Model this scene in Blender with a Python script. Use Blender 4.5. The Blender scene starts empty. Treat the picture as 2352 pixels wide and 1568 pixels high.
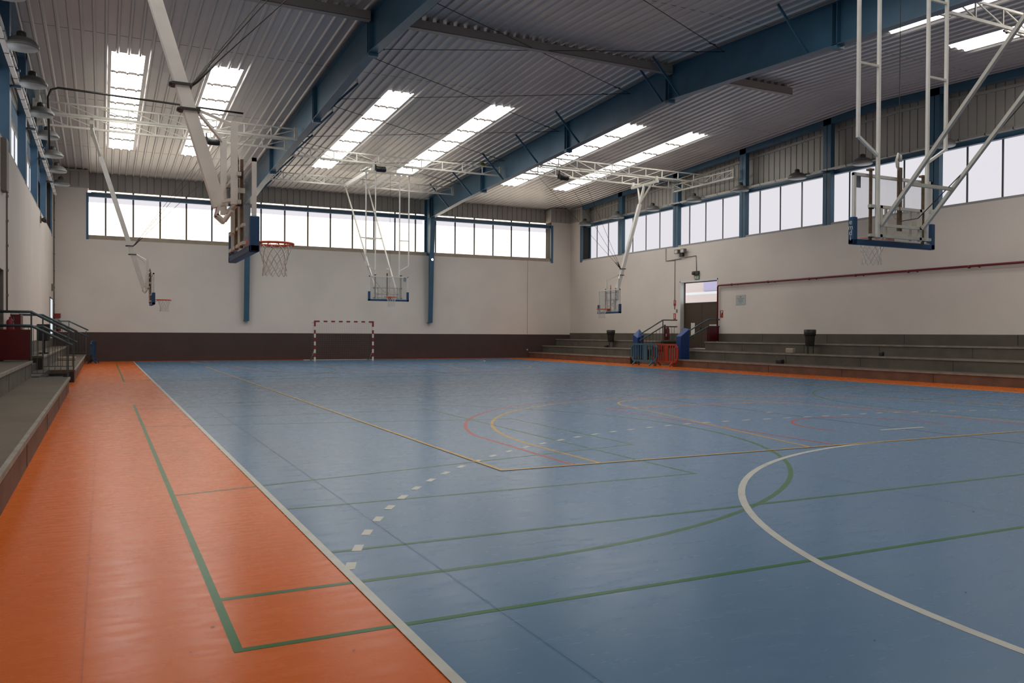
import bpy, math, random
from mathutils import Vector, Matrix
random.seed(7)
S = bpy.context.scene
COL = S.collection

# ------------------------------------------------------------------ camera
YAW, PITCH, ROLL = 0.4590, -0.0097, 0.0056
cy_, sy_ = math.cos(YAW), math.sin(YAW)
cp_, sp_ = math.cos(PITCH), math.sin(PITCH)
F = Vector((sy_*cp_, cy_*cp_, sp_))
R0 = Vector((cy_, -sy_, 0)); U0 = R0.cross(F)
Rr = math.cos(ROLL)*R0 + math.sin(ROLL)*U0
Uu = -math.sin(ROLL)*R0 + math.cos(ROLL)*U0
cd = bpy.data.cameras.new('camera'); cam = bpy.data.objects.new('camera', cd); COL.objects.link(cam)
cd.sensor_width = 36; cd.lens = 36*1903.0/2352; cd.clip_start = .05; cd.clip_end = 300
M = Matrix((Rr, Uu, -F)).transposed().to_4x4(); M.translation = Vector((-1.343, -1.9945, 1.4715))
cam.matrix_world = M
S.camera = cam

# ------------------------------------------------------------------ world, exposure
W = bpy.data.worlds.new('world'); S.world = W; W.use_nodes = True
bg = W.node_tree.nodes['Background']; bg.inputs[0].default_value = (.90, .95, 1, 1); bg.inputs[1].default_value = 1.25
S.view_settings.view_transform = 'Standard'; S.view_settings.look = 'None'
S.view_settings.gamma = 1; S.view_settings.use_curve_mapping = False
S.view_settings.exposure = 0.0
S.cycles.max_bounces = 8; S.cycles.diffuse_bounces = 5; S.cycles.glossy_bounces = 4
S.cycles.transparent_max_bounces = 16
S.cycles.caustics_reflective = False; S.cycles.caustics_refractive = False
S.cycles.use_denoising = True
try: S.cycles.use_light_tree = True
except Exception: pass

# brightness of the daylit translucent sheets
L_BACK, L_SIDE, L_SKY, L_LEFT = 2.7, 0.78, 7.4, 0.9

# ------------------------------------------------------------------ dimensions (metres)
XL, XR, YB, YF = -3.44, 24.93, 43.0, -2.6      # inner wall faces
XGL, XGR, YG = XL-.6, XR+.6, YB+.75              # glazing planes
ZS, ZH = 5.92, 7.97                              # sill and head of the window bands
XA, XB = 5.36, 15.52                             # the two steel frames
YR = 20.4                                        # ridge
BY0, BY1 = -0.77, 40.77
def roof(y): return 10.36 - .0475*abs(y-YR)

# ------------------------------------------------------------------ materials
def lin(r, g, b):
    f = lambda c: (c/255/12.92) if c/255 <= .04045 else ((c/255+.055)/1.055)**2.4
    return (f(r), f(g), f(b), 1)
MATS = {}
def mat(name, col, rough=.6, metal=0., bump=0., bscale=20., var=0., vscale=3., spec=.5, vcol=None, stretch=None, alpha=None):
    if name in MATS: return MATS[name]
    m = bpy.data.materials.new(name); m.use_nodes = True; nt = m.node_tree; b = nt.nodes['Principled BSDF']
    c = tuple(col)[:3]+(1,)
    b.inputs['Base Color'].default_value = c; b.inputs['Roughness'].default_value = rough
    b.inputs['Metallic'].default_value = metal; b.inputs['Specular IOR Level'].default_value = spec
    m.diffuse_color = c
    tc = nt.nodes.new('ShaderNodeTexCoord'); mp = nt.nodes.new('ShaderNodeMapping')
    nt.links.new(tc.outputs['Object'], mp.inputs[0])
    if stretch: mp.inputs['Scale'].default_value = stretch
    if var > 0:
        n = nt.nodes.new('ShaderNodeTexNoise'); n.inputs['Scale'].default_value = vscale; n.inputs['Detail'].default_value = 6
        nt.links.new(mp.outputs[0], n.inputs[0])
        mx = nt.nodes.new('ShaderNodeMix'); mx.data_type = 'RGBA'
        v = vcol if vcol else tuple(x*(1-var) for x in c[:3])
        mx.inputs[6].default_value = c; mx.inputs[7].default_value = tuple(v)[:3]+(1,)
        rp = nt.nodes.new('ShaderNodeValToRGB'); rp.color_ramp.elements[0].position = .38; rp.color_ramp.elements[1].position = .68
        nt.links.new(n.outputs[0], rp.inputs[0]); nt.links.new(rp.outputs[0], mx.inputs[0]); nt.links.new(mx.outputs[2], b.inputs['Base Color'])
    if bump > 0:
        n2 = nt.nodes.new('ShaderNodeTexNoise'); n2.inputs['Scale'].default_value = bscale; n2.inputs['Detail'].default_value = 4
        nt.links.new(mp.outputs[0], n2.inputs[0])
        bp = nt.nodes.new('ShaderNodeBump'); bp.inputs['Strength'].default_value = bump; bp.inputs['Distance'].default_value = .02
        nt.links.new(n2.outputs[0], bp.inputs['Height']); nt.links.new(bp.outputs[0], b.inputs['Normal'])
    MATS[name] = m
    return m
def emit(name, col, strength):
    m = bpy.data.materials.new(name); m.use_nodes = True; nt = m.node_tree
    b = nt.nodes['Principled BSDF']; b.inputs['Base Color'].default_value = (.03, .03, .03, 1); b.inputs['Roughness'].default_value = .9; b.inputs['Specular IOR Level'].default_value = .1
    b.inputs['Emission Color'].default_value = tuple(col)+(1,); b.inputs['Emission Strength'].default_value = strength
    MATS[name] = m; return m
def floor_mat(name, col, col2, rough=.3, seam=True):
    """sports vinyl: gloss with fine scuffing stretched across the hall"""
    m = bpy.data.materials.new(name); m.use_nodes = True; nt = m.node_tree; b = nt.nodes['Principled BSDF']; N = nt.nodes; L = nt.links
    tc = N.new('ShaderNodeTexCoord'); mp = N.new('ShaderNodeMapping'); mp.inputs['Scale'].default_value = (.55, 1.6, 1); L.new(tc.outputs['Object'], mp.inputs[0])
    n1 = N.new('ShaderNodeTexNoise'); n1.inputs['Scale'].default_value = 1.1; n1.inputs['Detail'].default_value = 8; n1.inputs['Roughness'].default_value = .65; L.new(mp.outputs[0], n1.inputs[0])
    mx = N.new('ShaderNodeMix'); mx.data_type = 'RGBA'; mx.inputs[6].default_value = tuple(col)[:3]+(1,); mx.inputs[7].default_value = tuple(col2)[:3]+(1,)
    rp = N.new('ShaderNodeValToRGB'); rp.color_ramp.elements[0].position = .35; rp.color_ramp.elements[1].position = .7
    L.new(n1.outputs[0], rp.inputs[0]); L.new(rp.outputs[0], mx.inputs[0]); L.new(mx.outputs[2], b.inputs['Base Color'])
    mp2 = N.new('ShaderNodeMapping'); mp2.inputs['Scale'].default_value = (1.5, 6, 1); L.new(tc.outputs['Object'], mp2.inputs[0])
    n2 = N.new('ShaderNodeTexNoise'); n2.inputs['Scale'].default_value = 2.2; n2.inputs['Detail'].default_value = 4; n2.inputs['Roughness'].default_value = .55; L.new(mp2.outputs[0], n2.inputs[0])
    mr = N.new('ShaderNodeMapRange'); mr.inputs[1].default_value = .3; mr.inputs[2].default_value = .7; mr.inputs[3].default_value = rough-.03; mr.inputs[4].default_value = rough+.05
    L.new(n2.outputs[0], mr.inputs[0]); L.new(mr.outputs[0], b.inputs['Roughness'])
    bp = N.new('ShaderNodeBump'); bp.inputs['Strength'].default_value = .01; bp.inputs['Distance'].default_value = .001; L.new(n2.outputs[0], bp.inputs['Height'])
    b.inputs['Specular IOR Level'].default_value = .5; b.inputs['IOR'].default_value = 1.22
    m.diffuse_color = tuple(col)[:3]+(1,)
    MATS[name] = m; return m

m_wall = mat('painted_render', (.735, .668, .595), .85, bump=.25, bscale=30, var=.10, vscale=.35)
m_brown = mat('brown_dado_paint', (.060, .034, .030), .65, bump=.1, bscale=40, var=.15, vscale=1.2)
m_dado = mat('bare_concrete_dado', (.120, .104, .076), .85, bump=.2, bscale=25, var=.25, vscale=1.1)
m_conc = mat('concrete', (.135, .115, .086), .85, bump=.3, bscale=25, var=.30, vscale=1.4)
m_tread = mat('worn_concrete_tread', (.125, .098, .066), .75, bump=.2, bscale=25, var=.25, vscale=1.1)
m_nose = mat('pale_concrete_edge', (.27, .245, .205), .7, bump=.2, bscale=25, var=.3, vscale=3)
m_riser = mat('brown_stained_concrete', (.17, .095, .060), .8, bump=.3, bscale=18, var=.3, vscale=2.0)
m_darkp = mat('black_paint', (.018, .015, .012), .6)
m_deck = mat('galvanised_deck', (.56, .525, .50), .38, metal=.35, var=.14, vscale=.6, stretch=(1, .35, 1))
m_deck_rib = m_deck
m_clad = mat('grey_cladding', (.43, .40, .355), .5, metal=.15, var=.1, vscale=1.0)
m_trim = mat('grey_trim', (.42, .40, .36), .5, metal=.2)
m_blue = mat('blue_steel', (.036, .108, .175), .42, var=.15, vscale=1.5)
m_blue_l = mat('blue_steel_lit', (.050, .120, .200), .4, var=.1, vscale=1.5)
m_ridge = mat('grey_steel', (.30, .275, .25), .5, metal=.2)
m_white = mat('white_steel', (.76, .73, .67), .4, var=.10, vscale=4)
m_cream = mat('cream_steel', (.62, .59, .51), .45, var=.12, vscale=4)
m_rust = mat('rusty_steel', (.16, .105, .060), .7, var=.4, vscale=12)
m_mull = mat('aluminium_mullion', (.12, .125, .13), .45, metal=.3)
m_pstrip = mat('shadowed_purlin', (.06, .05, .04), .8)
m_sill2 = mat('grey_sill', (.34, .33, .31), .6)
m_mullb = mat('dark_mullion', (.05, .055, .06), .6)
m_sill = mat('brown_sill', (.40, .33, .25), .6, var=.2, vscale=2)
m_louv = mat('dark_mesh_panel', (.022, .020, .017), .8, bump=.6, bscale=120)
m_rod = mat('dark_steel_rod', (.035, .030, .026), .5, metal=.4)
m_black = mat('black_plastic', (.012, .013, .014), .45)
m_pad = mat('blue_foam_pad', (.012, .062, .150), .5)
m_mat = mat('blue_vinyl_mat', (.010, .045, .190), .42)
m_orange_r = mat('orange_rim', (.58, .085, .030), .4)
m_net = mat('white_cord', (.62, .57, .50), .8)
m_red = mat('red_paint', (.22, .012, .016), .45)
m_darkred = mat('dark_red_panel', (.10, .004, .006), .35, var=.15, vscale=2)
m_goalred = mat('goal_red', (.23, .015, .014), .45)
m_goalwhite = mat('goal_white', (.62, .62, .54), .45)
m_rail = mat('teal_rail', (.050, .100, .110), .32, spec=.6)
m_bar = mat('thin_grey_bar', (.06, .075, .07), .45)
m_tealp = mat('teal_plastic', (.045, .125, .165), .45)
m_blup = mat('blue_plastic', (.012, .060, .12), .4)
m_redp = mat('red_orange_plastic', (.36, .045, .018), .45)
m_bin = mat('dark_bin', (.020, .022, .018), .55)
m_door = mat('brown_door', (.060, .036, .022), .45, var=.15, vscale=2)
m_dgrey = mat('dark_grey_metal', (.05, .05, .046), .5, metal=.3)
m_lampg = mat('lamp_reflector', (.20, .20, .185), .5, metal=.3)
m_paper = mat('white_paper', (.62, .60, .55), .8)
m_ink = mat('black_ink', (.03, .03, .03), .8)
m_plaq = mat('pale_plaque', (.42, .45, .44), .5)
m_signr = mat('sign_red', (.40, .03, .02), .5)
m_signg = mat('sign_green', (.06, .14, .08), .5)
m_pipe = mat('dark_red_pipe', (.16, .014, .022), .4)
m_cond = mat('grey_conduit', (.16, .145, .12), .6)
m_yel = mat('yellow_ball', (.25, .20, .03), .5)
m_deckpad = m_blue
m_ltray = mat('zinc_tray', (.34, .33, .30), .45, metal=.4)

mf_blue = floor_mat('blue_vinyl', (.098, .196, .325), (.108, .200, .310), .24)
mf_or = floor_mat('orange_vinyl', (.68, .135, .012), (.63, .128, .013), .26)
def line_mat(n, c):
    m = mat(n, c, .30, var=.12, vscale=6, spec=.5); m.node_tree.nodes['Principled BSDF'].inputs['IOR'].default_value = 1.22; return m
ml_white = line_mat('line_white', (.55, .55, .50)); ml_yel = line_mat('line_yellow', (.52, .31, .07))
ml_red = line_mat('line_red', (.42, .07, .07)); ml_green = line_mat('line_green', (.035, .150, .045))
ml_green2 = line_mat('line_pale_green', (.065, .165, .075)); ml_seam = line_mat('floor_seam', (.090, .188, .325))
ml_grey = line_mat('line_dark', (.06, .075, .09))
ml_scuff = line_mat('scuff', (.10, .09, .07))

e_back = emit('daylight_back', (1, .89, .73), L_BACK)
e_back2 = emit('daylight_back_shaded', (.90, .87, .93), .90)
e_side = emit('daylight_right', (.965, .945, 1.0), L_SIDE)
e_left = emit('daylight_left', (.93, .95, 1), L_LEFT)
e_sky = emit('daylight_roof', (1, .985, .95), L_SKY)
e_glint = emit('glint_glow', (1, .97, .95), 30.)  # glow standing in for the sun glint on the right column
def glass(name, col, fac):
    m = bpy.data.materials.new(name); m.use_nodes = True; nt = m.node_tree; N = nt.nodes
    out = N['Material Output']; p = N['Principled BSDF']; p.inputs['Base Color'].default_value = tuple(col)+(1,); p.inputs['Roughness'].default_value = .15
    t = N.new('ShaderNodeBsdfTransparent'); mx = N.new('ShaderNodeMixShader'); mx.inputs[0].default_value = fac
    nt.links.new(t.outputs[0], mx.inputs[1]); nt.links.new(p.outputs[0], mx.inputs[2]); nt.links.new(mx.outputs[0], out.inputs[0])
    MATS[name] = m; return m
g_board = glass('scratched_acrylic', (.50, .50, .48), .24)

# ------------------------------------------------------------------ mesh helpers
class MB:
    def __init__(s): s.v = []; s.f = []; s.mi = []; s.mats = []; s.sm = []
    def _m(s, m):
        if m is None: return 0
        if m not in s.mats: s.mats.append(m)
        return s.mats.index(m)
    def face(s, pts, m=None, sm=False):
        i = len(s.v); s.v += [tuple(p) for p in pts]; s.f.append(tuple(range(i, i+len(pts)))); s.mi.append(s._m(m)); s.sm.append(sm)
    def raw(s, vs, fs, m=None, sm=False):
        i = len(s.v); s.v += [tuple(p) for p in vs]; k = s._m(m)
        for f in fs: s.f.append(tuple(a+i for a in f)); s.mi.append(k); s.sm.append(sm)
    def box(s, a, b, m=None):
        x0, x1 = sorted((a[0], b[0])); y0, y1 = sorted((a[1], b[1])); z0, z1 = sorted((a[2], b[2]))
        s.raw([(x0,y0,z0),(x1,y0,z0),(x1,y1,z0),(x0,y1,z0),(x0,y0,z1),(x1,y0,z1),(x1,y1,z1),(x0,y1,z1)],
              [(0,3,2,1),(4,5,6,7),(0,1,5,4),(1,2,6,5),(2,3,7,6),(3,0,4,7)], m); return s
    def bar(s, p, q, w, h=None, m=None, up=(0,0,1)):
        p = Vector(p); q = Vector(q); d = (q-p)
        if d.length < 1e-6: return s
        d.normalize(); h = h or w; u = Vector(up)
        if abs(d.dot(u)) > .97: u = Vector((0,1,0)) if abs(d.y) < .9 else Vector((1,0,0))
        a = d.cross(u).normalized(); b = a.cross(d).normalized()
        vs = []
        for c in (p, q):
            for i, j in ((-1,-1),(1,-1),(1,1),(-1,1)): vs.append(c+a*(i*w/2)+b*(j*h/2))
        s.raw(vs, [(0,1,2,3),(7,6,5,4),(0,4,5,1),(1,5,6,2),(2,6,7,3),(3,7,4,0)], m); return s
    def tube(s, pts, r, n=8, m=None, closed=False):
        pts = [Vector(p) for p in pts]; N = len(pts); rings = []; ref = None
        for i, p in enumerate(pts):
            if closed: d = (pts[(i+1) % N]-pts[i-1])
            else: d = (pts[min(i+1, N-1)]-pts[max(i-1, 0)])
            d.normalize()
            if ref is None:
                ref = Vector((0,0,1)) if abs(d.z) < .9 else Vector((1,0,0))
            a = d.cross(ref).normalized(); b = a.cross(d).normalized(); ref = b
            rings.append([p+a*(r*math.cos(2*math.pi*k/n))+b*(r*math.sin(2*math.pi*k/n)) for k in range(n)])
        vs = [v for g in rings for v in g]; fs = []
        for i in range(N if closed else N-1):
            j = (i+1) % N
            for k in range(n): fs.append((i*n+k, i*n+(k+1) % n, j*n+(k+1) % n, j*n+k))
        if not closed: fs += [tuple(reversed(range(n))), tuple((N-1)*n+k for k in range(n))]
        s.raw(vs, fs, m, n > 5); return s
    def lathe(s, prof, c, n=20, m=None, axis='z'):
        vs = []; fs = []
        for r, z in prof:
            for k in range(n):
                a = 2*math.pi*k/n; x, y = r*math.cos(a), r*math.sin(a)
                vs.append((c[0]+x, c[1]+y, c[2]+z) if axis == 'z' else ((c[0]+z, c[1]+x, c[2]+y) if axis == 'x' else (c[0]+x, c[1]+z, c[2]+y)))
        for i in range(len(prof)-1):
            for k in range(n): fs.append((i*n+k, i*n+(k+1) % n, (i+1)*n+(k+1) % n, (i+1)*n+k))
        fs += [tuple(reversed(range(n))), tuple((len(prof)-1)*n+k for k in range(n))]
        s.raw(vs, fs, m, True); return s
    def prism(s, poly, d0, d1, axis='y', m=None):
        """poly: 2-D points in the plane across axis, extruded from d0 to d1"""
        def P(u, v, d): return (u, d, v) if axis == 'y' else ((d, u, v) if axis == 'x' else (u, v, d))
        n = len(poly); vs = [P(u, v, d0) for u, v in poly]+[P(u, v, d1) for u, v in poly]
        fs = [tuple(range(n)), tuple(reversed(range(n, 2*n)))]+[(i, (i+1) % n+0, (i+1) % n+n, i+n) for i in range(n)]
        s.raw(vs, fs, m); return s
    def build(s, name, m=None, parent=None, bevel=0):
        me = bpy.data.meshes.new(name); me.from_pydata(s.v, [], s.f)
        ms = s.mats if s.mats else [m]
        for x in ms: me.materials.append(x)
        if s.mats: me.polygons.foreach_set('material_index', s.mi)
        me.polygons.foreach_set('use_smooth', s.sm)
        me.update()
        o = bpy.data.objects.new(name, me); COL.objects.link(o)
        if parent is not None:
            o.parent = parent; o.matrix_parent_inverse = Matrix()
        if bevel:
            b = o.modifiers.new('bevel', 'BEVEL'); b.width = bevel; b.segments = 2; b.limit_method = 'ANGLE'
        return o
def tag(o, label, cat, group=None):
    o['label'] = label; o['category'] = cat
    if group: o['group'] = group
    return o
def struct(o): o['kind'] = 'structure'; return o
def empty(name, loc=(0,0,0), rz=0):
    o = bpy.data.objects.new(name, None); COL.objects.link(o); o.location = loc; o.rotation_euler = (0,0,rz); o.empty_display_size = .2
    return o
def thing(name, label, cat, loc=(0,0,0), rz=0, group=None): return tag(empty(name, loc, rz), label, cat, group)
def kids(o): return [c for c in bpy.data.objects if c.parent == o]
def copy_tree(o, parent=None):
    ch = kids(o); c = o.copy(); COL.objects.link(c)
    if parent is not None: c.parent = parent
    for k in ch: copy_tree(k, c)
    return c
def B(): return MB()
ORD = ['', 'second ', 'third ', 'fourth ', 'fifth ', 'sixth ', 'seventh ', 'eighth ', 'ninth ', 'tenth ', 'eleventh ', 'twelfth ']
def nth(i): return ['first', 'second', 'third', 'fourth', 'fifth', 'sixth', 'seventh', 'eighth', 'ninth', 'tenth', 'eleventh', 'twelfth'][i]

# ================================================================== FLOOR
def ribbon(mb, pts, w, m, z, closed=False):
    pts = [Vector((p[0], p[1])) for p in pts]; N = len(pts); L = []; Rg = []
    for i, p in enumerate(pts):
        a = pts[i]-pts[i-1] if (i > 0 or closed) else pts[1]-pts[0]
        b = pts[(i+1) % N]-pts[i] if (i < N-1 or closed) else a
        a = a.normalized(); b = b.normalized(); t = (a+b)
        t = t.normalized() if t.length > 1e-6 else a
        n = Vector((-t.y, t.x)); k = w/2/max(.4, n.dot(Vector((-a.y, a.x))))
        L.append(p+n*k); Rg.append(p-n*k)
    for i in range(N if closed else N-1):
        j = (i+1) % N
        mb.face([(Rg[i].x, Rg[i].y, z), (Rg[j].x, Rg[j].y, z), (L[j].x, L[j].y, z), (L[i].x, L[i].y, z)], m)
def arc(c, r, a0, a1, n=40): return [(c[0]+r*math.cos(math.radians(a0+(a1-a0)*i/n)), c[1]+r*math.sin(math.radians(a0+(a1-a0)*i/n))) for i in range(n+1)]
fl = B()
bx0, bx1, by0, by1 = 0.0, 20.0, -1.7, 42.25
X0, X1, Y0, Y1 = XL-.3, XR+.3, YF-.3, YB+.3
for a, b, c, d, mm in ((X0, bx0, Y0, Y1, mf_or), (bx1, X1, Y0, Y1, mf_or), (bx0, bx1, Y0, by0, mf_or), (bx0, bx1, by1, Y1, mf_or), (bx0, bx1, by0, by1, mf_blue)):
    fl.face([(a, c, 0), (b, c, 0), (b, d, 0), (a, d, 0)], mm)
fl.face([(X0, Y0, -.2), (X0, Y1, -.2), (X1, Y1, -.2), (X1, Y0, -.2)], m_conc)
for (a, b) in (((X0,Y0),(X1,Y0)), ((X1,Y0),(X1,Y1)), ((X1,Y1),(X0,Y1)), ((X0,Y1),(X0,Y0))):
    fl.face([(a[0],a[1],-.2),(b[0],b[1],-.2),(b[0],b[1],0),(a[0],a[1],0)], m_conc)
z = .0006
def LN(pts, w, m, closed=False):
    global z
    ribbon(fl, pts, w, m, z, closed); z += .00003
MY = lambda p: [(x, 40.77-y) for x, y in p]       # the far half mirrors the near one
for s_ in (lambda p: p, MY):
    # seams and old dark markings
    LN(s_([(10, 2.0), (10, 16.0)]), .035, ml_grey)
    # red: 6.75 m line, key, no-charge arc
    a0 = math.degrees(math.acos(6.6/6.75))
    LN(s_([(3.40, 6.0)]+arc((10, 7.575), 6.68, 180-a0, a0, 60)+[(16.60, 6.0)]), .05, ml_red)
    LN(s_([(7.5, 6.0), (7.5, 11.75), (12.5, 11.75), (12.5, 6.0)]), .05, ml_red)
    LN(s_([(8.75, 7.2)]+arc((10, 7.575), 1.25, 180, 0, 24)+[(11.25, 7.2)]), .05, ml_red)
    # yellow basketball: baseline, trapezoid key, 6.25 m line
    LN(s_([(3.75, 6.0)]+arc((10, 7.575), 6.25, 180, 0, 60)+[(16.25, 6.0)]), .05, ml_yel)
    LN(s_([(7.0, 6.0), (8.2, 11.8), (11.8, 11.8), (13.0, 6.0)]), .05, ml_yel)
    LN(s_(arc((10, 11.8), 1.8, 0, 180, 24)), .05, ml_yel)
    # green: mini basketball set across the hall
    for fx in (lambda p: p, lambda p: [(20-x, y) for x, y in p]):
        LN(s_(fx([(-.77, 6.0), (5.0, 7.2), (5.0, 10.8), (-.77, 12.0)])), .035, ml_green2)
        LN(s_(fx([(-.77, 2.78)]+arc((.85, 9.0), 6.22, -90, 90, 50)+[(-.77, 15.22)])), .05, ml_green2)
        LN(s_(fx([(0, 5.0), (4.28, 5.0), (4.28, 13.0), (0, 13.0)])), .035, ml_green2)
        LN(s_(fx([(-.78, 1.98), (-.78, 16.2)])), .045, ml_green)
    LN(s_([(-.8, 1.98), (20.8, 1.98)]), .045, ml_green); LN(s_([(-.8, 16.0), (20.8, 16.0)]), .05, ml_green2)
    LN(s_([(0.03, 3.5), (19.97, 3.5)]), .045, ml_green2)
    # white: goal area, dashed free-throw line, penalty marks
    LN(s_(arc((8.5, 0), 6.0, 180, 90, 40)+arc((11.5, 0), 6.0, 90, 0, 40)), .065, ml_white)
    path = arc((8.5, 0), 9.0, 160.2, 90, 400)+[(8.5+i*.03, 9.0) for i in range(1, 100)]+arc((11.5, 0), 9.0, 90, 19.8, 400)
    acc = 0; seg = [path[0]]; on = True
    for p, q in zip(path, path[1:]):
        acc += math.dist(p, q)
        if on: seg.append(q)
        if acc > (.16 if on else .27):
            if on: LN(s_(seg), .065, ml_white)
            on = not on; acc = 0; seg = [q]
    LN(s_([(9.5, 7.0), (10.5, 7.0)]), .07, ml_white); LN(s_([(9.93, 9.92), (10.07, 9.92)]), .08, ml_white)
    LN(s_([(0, 0), (20, 0)]), .05, ml_white)
LN([(2.5, 6.0), (17.5, 6.0), (17.5, 34.77), (2.5, 34.77)], .05, ml_yel, closed=True)
LN([(0, 20.38), (20, 20.38)], .05, ml_white);
for x in (0.0, 20.0): LN([(x, by0+.3), (x, by1)], .055, ml_white)
for x in (.55, 5.4, 13.4): LN([(x, by0), (x, by1)], .004, ml_seam)
LN([(-1.42, Y0+.4), (-1.42, Y1-.4)], .004, line_mat('orange_seam', (.50, .095, .012)))
for (x, y, r) in ((-.85, 2.35, .011), (-.98, 2.05, .007), (-.30, 1.75, .007), (1.35, 2.95, .010), (5.2, 2.5, .012), (7.9, 5.0, .015), (-1.9, 1.5, .006), (3.1, 1.1, .008), (5.9, 2.0, .009), (2.0, .8, .006)):
    fl.face([(x+r*math.cos(a*.9), y+r*.6*math.sin(a*.9), .0030) for a in range(7)], ml_scuff)
struct(fl.build('floor'))

# ================================================================== WALLS (with window bands and door openings)
def wall_panel(mb, axis, pos, thick, spans, m):
    """spans: (a0,a1,z0,z1) boxes; axis 'x' = wall in the y-z plane at x=pos, thickness outward"""
    for a0, a1, z0, z1 in spans:
        if axis == 'x': mb.box((pos, a0, z0), (pos+thick, a1, z1), m)
        else: mb.box((a0, pos, z0), (a1, pos+thick, z1), m)
T = .30
WX0, WX1 = -2.0, 23.6                          # back wall window opening
w = B()
wall_panel(w, 'y', YB, T, [(XL-T, XR+T, -.2, 1.42)], m_brown)
wall_panel(w, 'y', YB, T, [(XL-T, XR+T, 1.42, ZS)], m_wall)
wall_panel(w, 'y', YB, T, [(XL-T, WX0, ZS, 8.40), (WX1, XR+T, ZS, 8.40)], m_wall)
w.box((21.92, YB-.006, 1.44), (21.94, YB, ZS), m_cond)
w.box((21.90, YB-.02, .45), (21.97, YB, .52), m_paper)
struct(w.build('wall_back'))
w = B()
RW1 = 41.60                                    # far end of the right and left window bands
DY0, DY1, DZ0, DZ1 = 29.12, 31.92, .78, 4.10   # doorway in the right wall
spans = [(YF-.3, DY0, 1.52, ZS), (DY1, YB, 1.52, ZS), (DY0, DY1, DZ1, ZS), (RW1, YB, ZS, 8.40)]
wall_panel(w, 'x', XR, T, spans, m_wall)
wall_panel(w, 'x', XR, T, [(YF-.3, DY0, -.2, 1.52), (DY1, YB, -.2, 1.52)], m_dado)
wall_panel(w, 'x', XR, T, [(DY0, DY1, -.2, DZ0)], m_conc)
for yj in (26.05, 22.4, 18.8, 14.6): w.box((XR-.004, yj, 1.17), (XR, yj+.02, 1.515), m_darkp)
struct(w.build('wall_right'))
w = B()
LY0, LY1 = 18.3, 20.95                          # doorway in the left wall
wall_panel(w, 'x', XL, -T, [(YF-.3, LY0, 1.14, ZS), (LY1, YB, 1.14, ZS), (LY0, LY1, 2.9, ZS), (RW1, YB, ZS, 8.40)], m_wall)
wall_panel(w, 'x', XL, -T, [(YF-.3, LY0, -.2, 1.14), (LY1, YB, -.2, 1.14)], m_dado)
wall_panel(w, 'x', XL, -T, [(LY0, LY1, -.2, .75)], m_conc)
struct(w.build('wall_left'))
w = B(); wall_panel(w, 'y', YF, -T, [(XL-T, XR+T, -.2, 8.4)], m_wall)
wall_panel(w, 'y', YF, -T, [(XL-T-.6, XR+T+.6, 8.4, 9.25)], m_clad)
struct(w.build('wall_front'))

# corrugated cladding above the glazing and in the corners
def corr(mb, axis, pos, a0, a1, zb, zt, face, m, pitch=.33, d=.035):
    """ribbed sheet; zt may be a function of the along-coordinate"""
    n = max(1, round((a1-a0)/pitch)); p = (a1-a0)/n; zf = zt if callable(zt) else (lambda a: zt)
    prof = []
    for i in range(n):
        a = a0+i*p; prof += [(a, 0), (a+p*.86, 0), (a+p*.89, d), (a+p*.97, d)]
    prof.append((a1, 0))
    for (a, da), (b, db) in zip(prof, prof[1:]):
        if axis == 'x': q = [(pos+face*da, a, zb), (pos+face*db, b, zb), (pos+face*db, b, zf(b)), (pos+face*da, a, zf(a))]
        else: q = [(a, pos+face*da, zb), (b, pos+face*db, zb), (b, pos+face*db, zf(b)), (a, pos+face*da, zf(a))]
        mb.face(q, m)
Zc = 8.40
c = B()
corr(c, 'y', YG, WX0-.3, WX1+.3, Zc, roof(YG), 1, m_clad)
c.box((WX0-.3, YG-.03, Zc-.02), (WX1+.3, YG+.06, Zc+.03), m_trim)
corr(c, 'y', YB, XL, WX0, Zc, roof(YB)-.14, 1, m_clad); corr(c, 'y', YB, WX1, XR, Zc, roof(YB)-.14, 1, m_clad)
for a, b in ((XL, WX0), (WX1, XR)):
    c.box((a, YB-.03, roof(YB)-.17), (b+(.03 if a < 0 else 0), YG, roof(YB)-.05), m_trim)
    c.box((a, YB-.012, Zc-.04), (b, YB+.10, Zc+.02), m_trim)
for x in (WX0, WX1): c.box((x-.05, YB-.01, Zc-.04), (x+.05, YG, roof(YB)-.15), m_clad)
struct(c.build('trim_1'))
for nm, pos, g, fc, tn in (('r', XR, XGR, 1, 'trim_2'), ('l', XL, XGL, -1, 'trim_3')):
    c = B(); sgn = fc
    corr(c, 'x', g, YF, RW1+.3, 8.22, lambda y: roof(y), sgn, m_clad)
    c.box((g-.05*sgn, YF, 8.18), (g+.05*sgn, RW1+.3, 8.28), m_trim)
    n = 12
    for i in range(n):   # sloping trim below the edge beam
        y0 = YF+(RW1-YF)*i/n; y1 = YF+(RW1-YF)*(i+1)/n
        c.bar((g-.03*sgn, y0, roof(y0)-.42), (g-.03*sgn, y1, roof(y1)-.42), .05, .10, m_trim)
    corr(c, 'x', pos, RW1, YB, Zc, roof(YB)-.1, sgn, m_clad, pitch=.3)
    c.box((pos-.012*sgn, RW1, Zc-.04), (pos+.1*sgn, YB, Zc+.02), m_trim)
    c.box((pos-.01*sgn, RW1-.04, Zc-.04), (g, RW1+.04, roof(RW1)-.1), m_clad)
    c.box((pos-.03*sgn, RW1-.05, roof(YB)-.17), (g, YB, roof(YB)-.05), m_trim)
    struct(c.build(tn))

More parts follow.
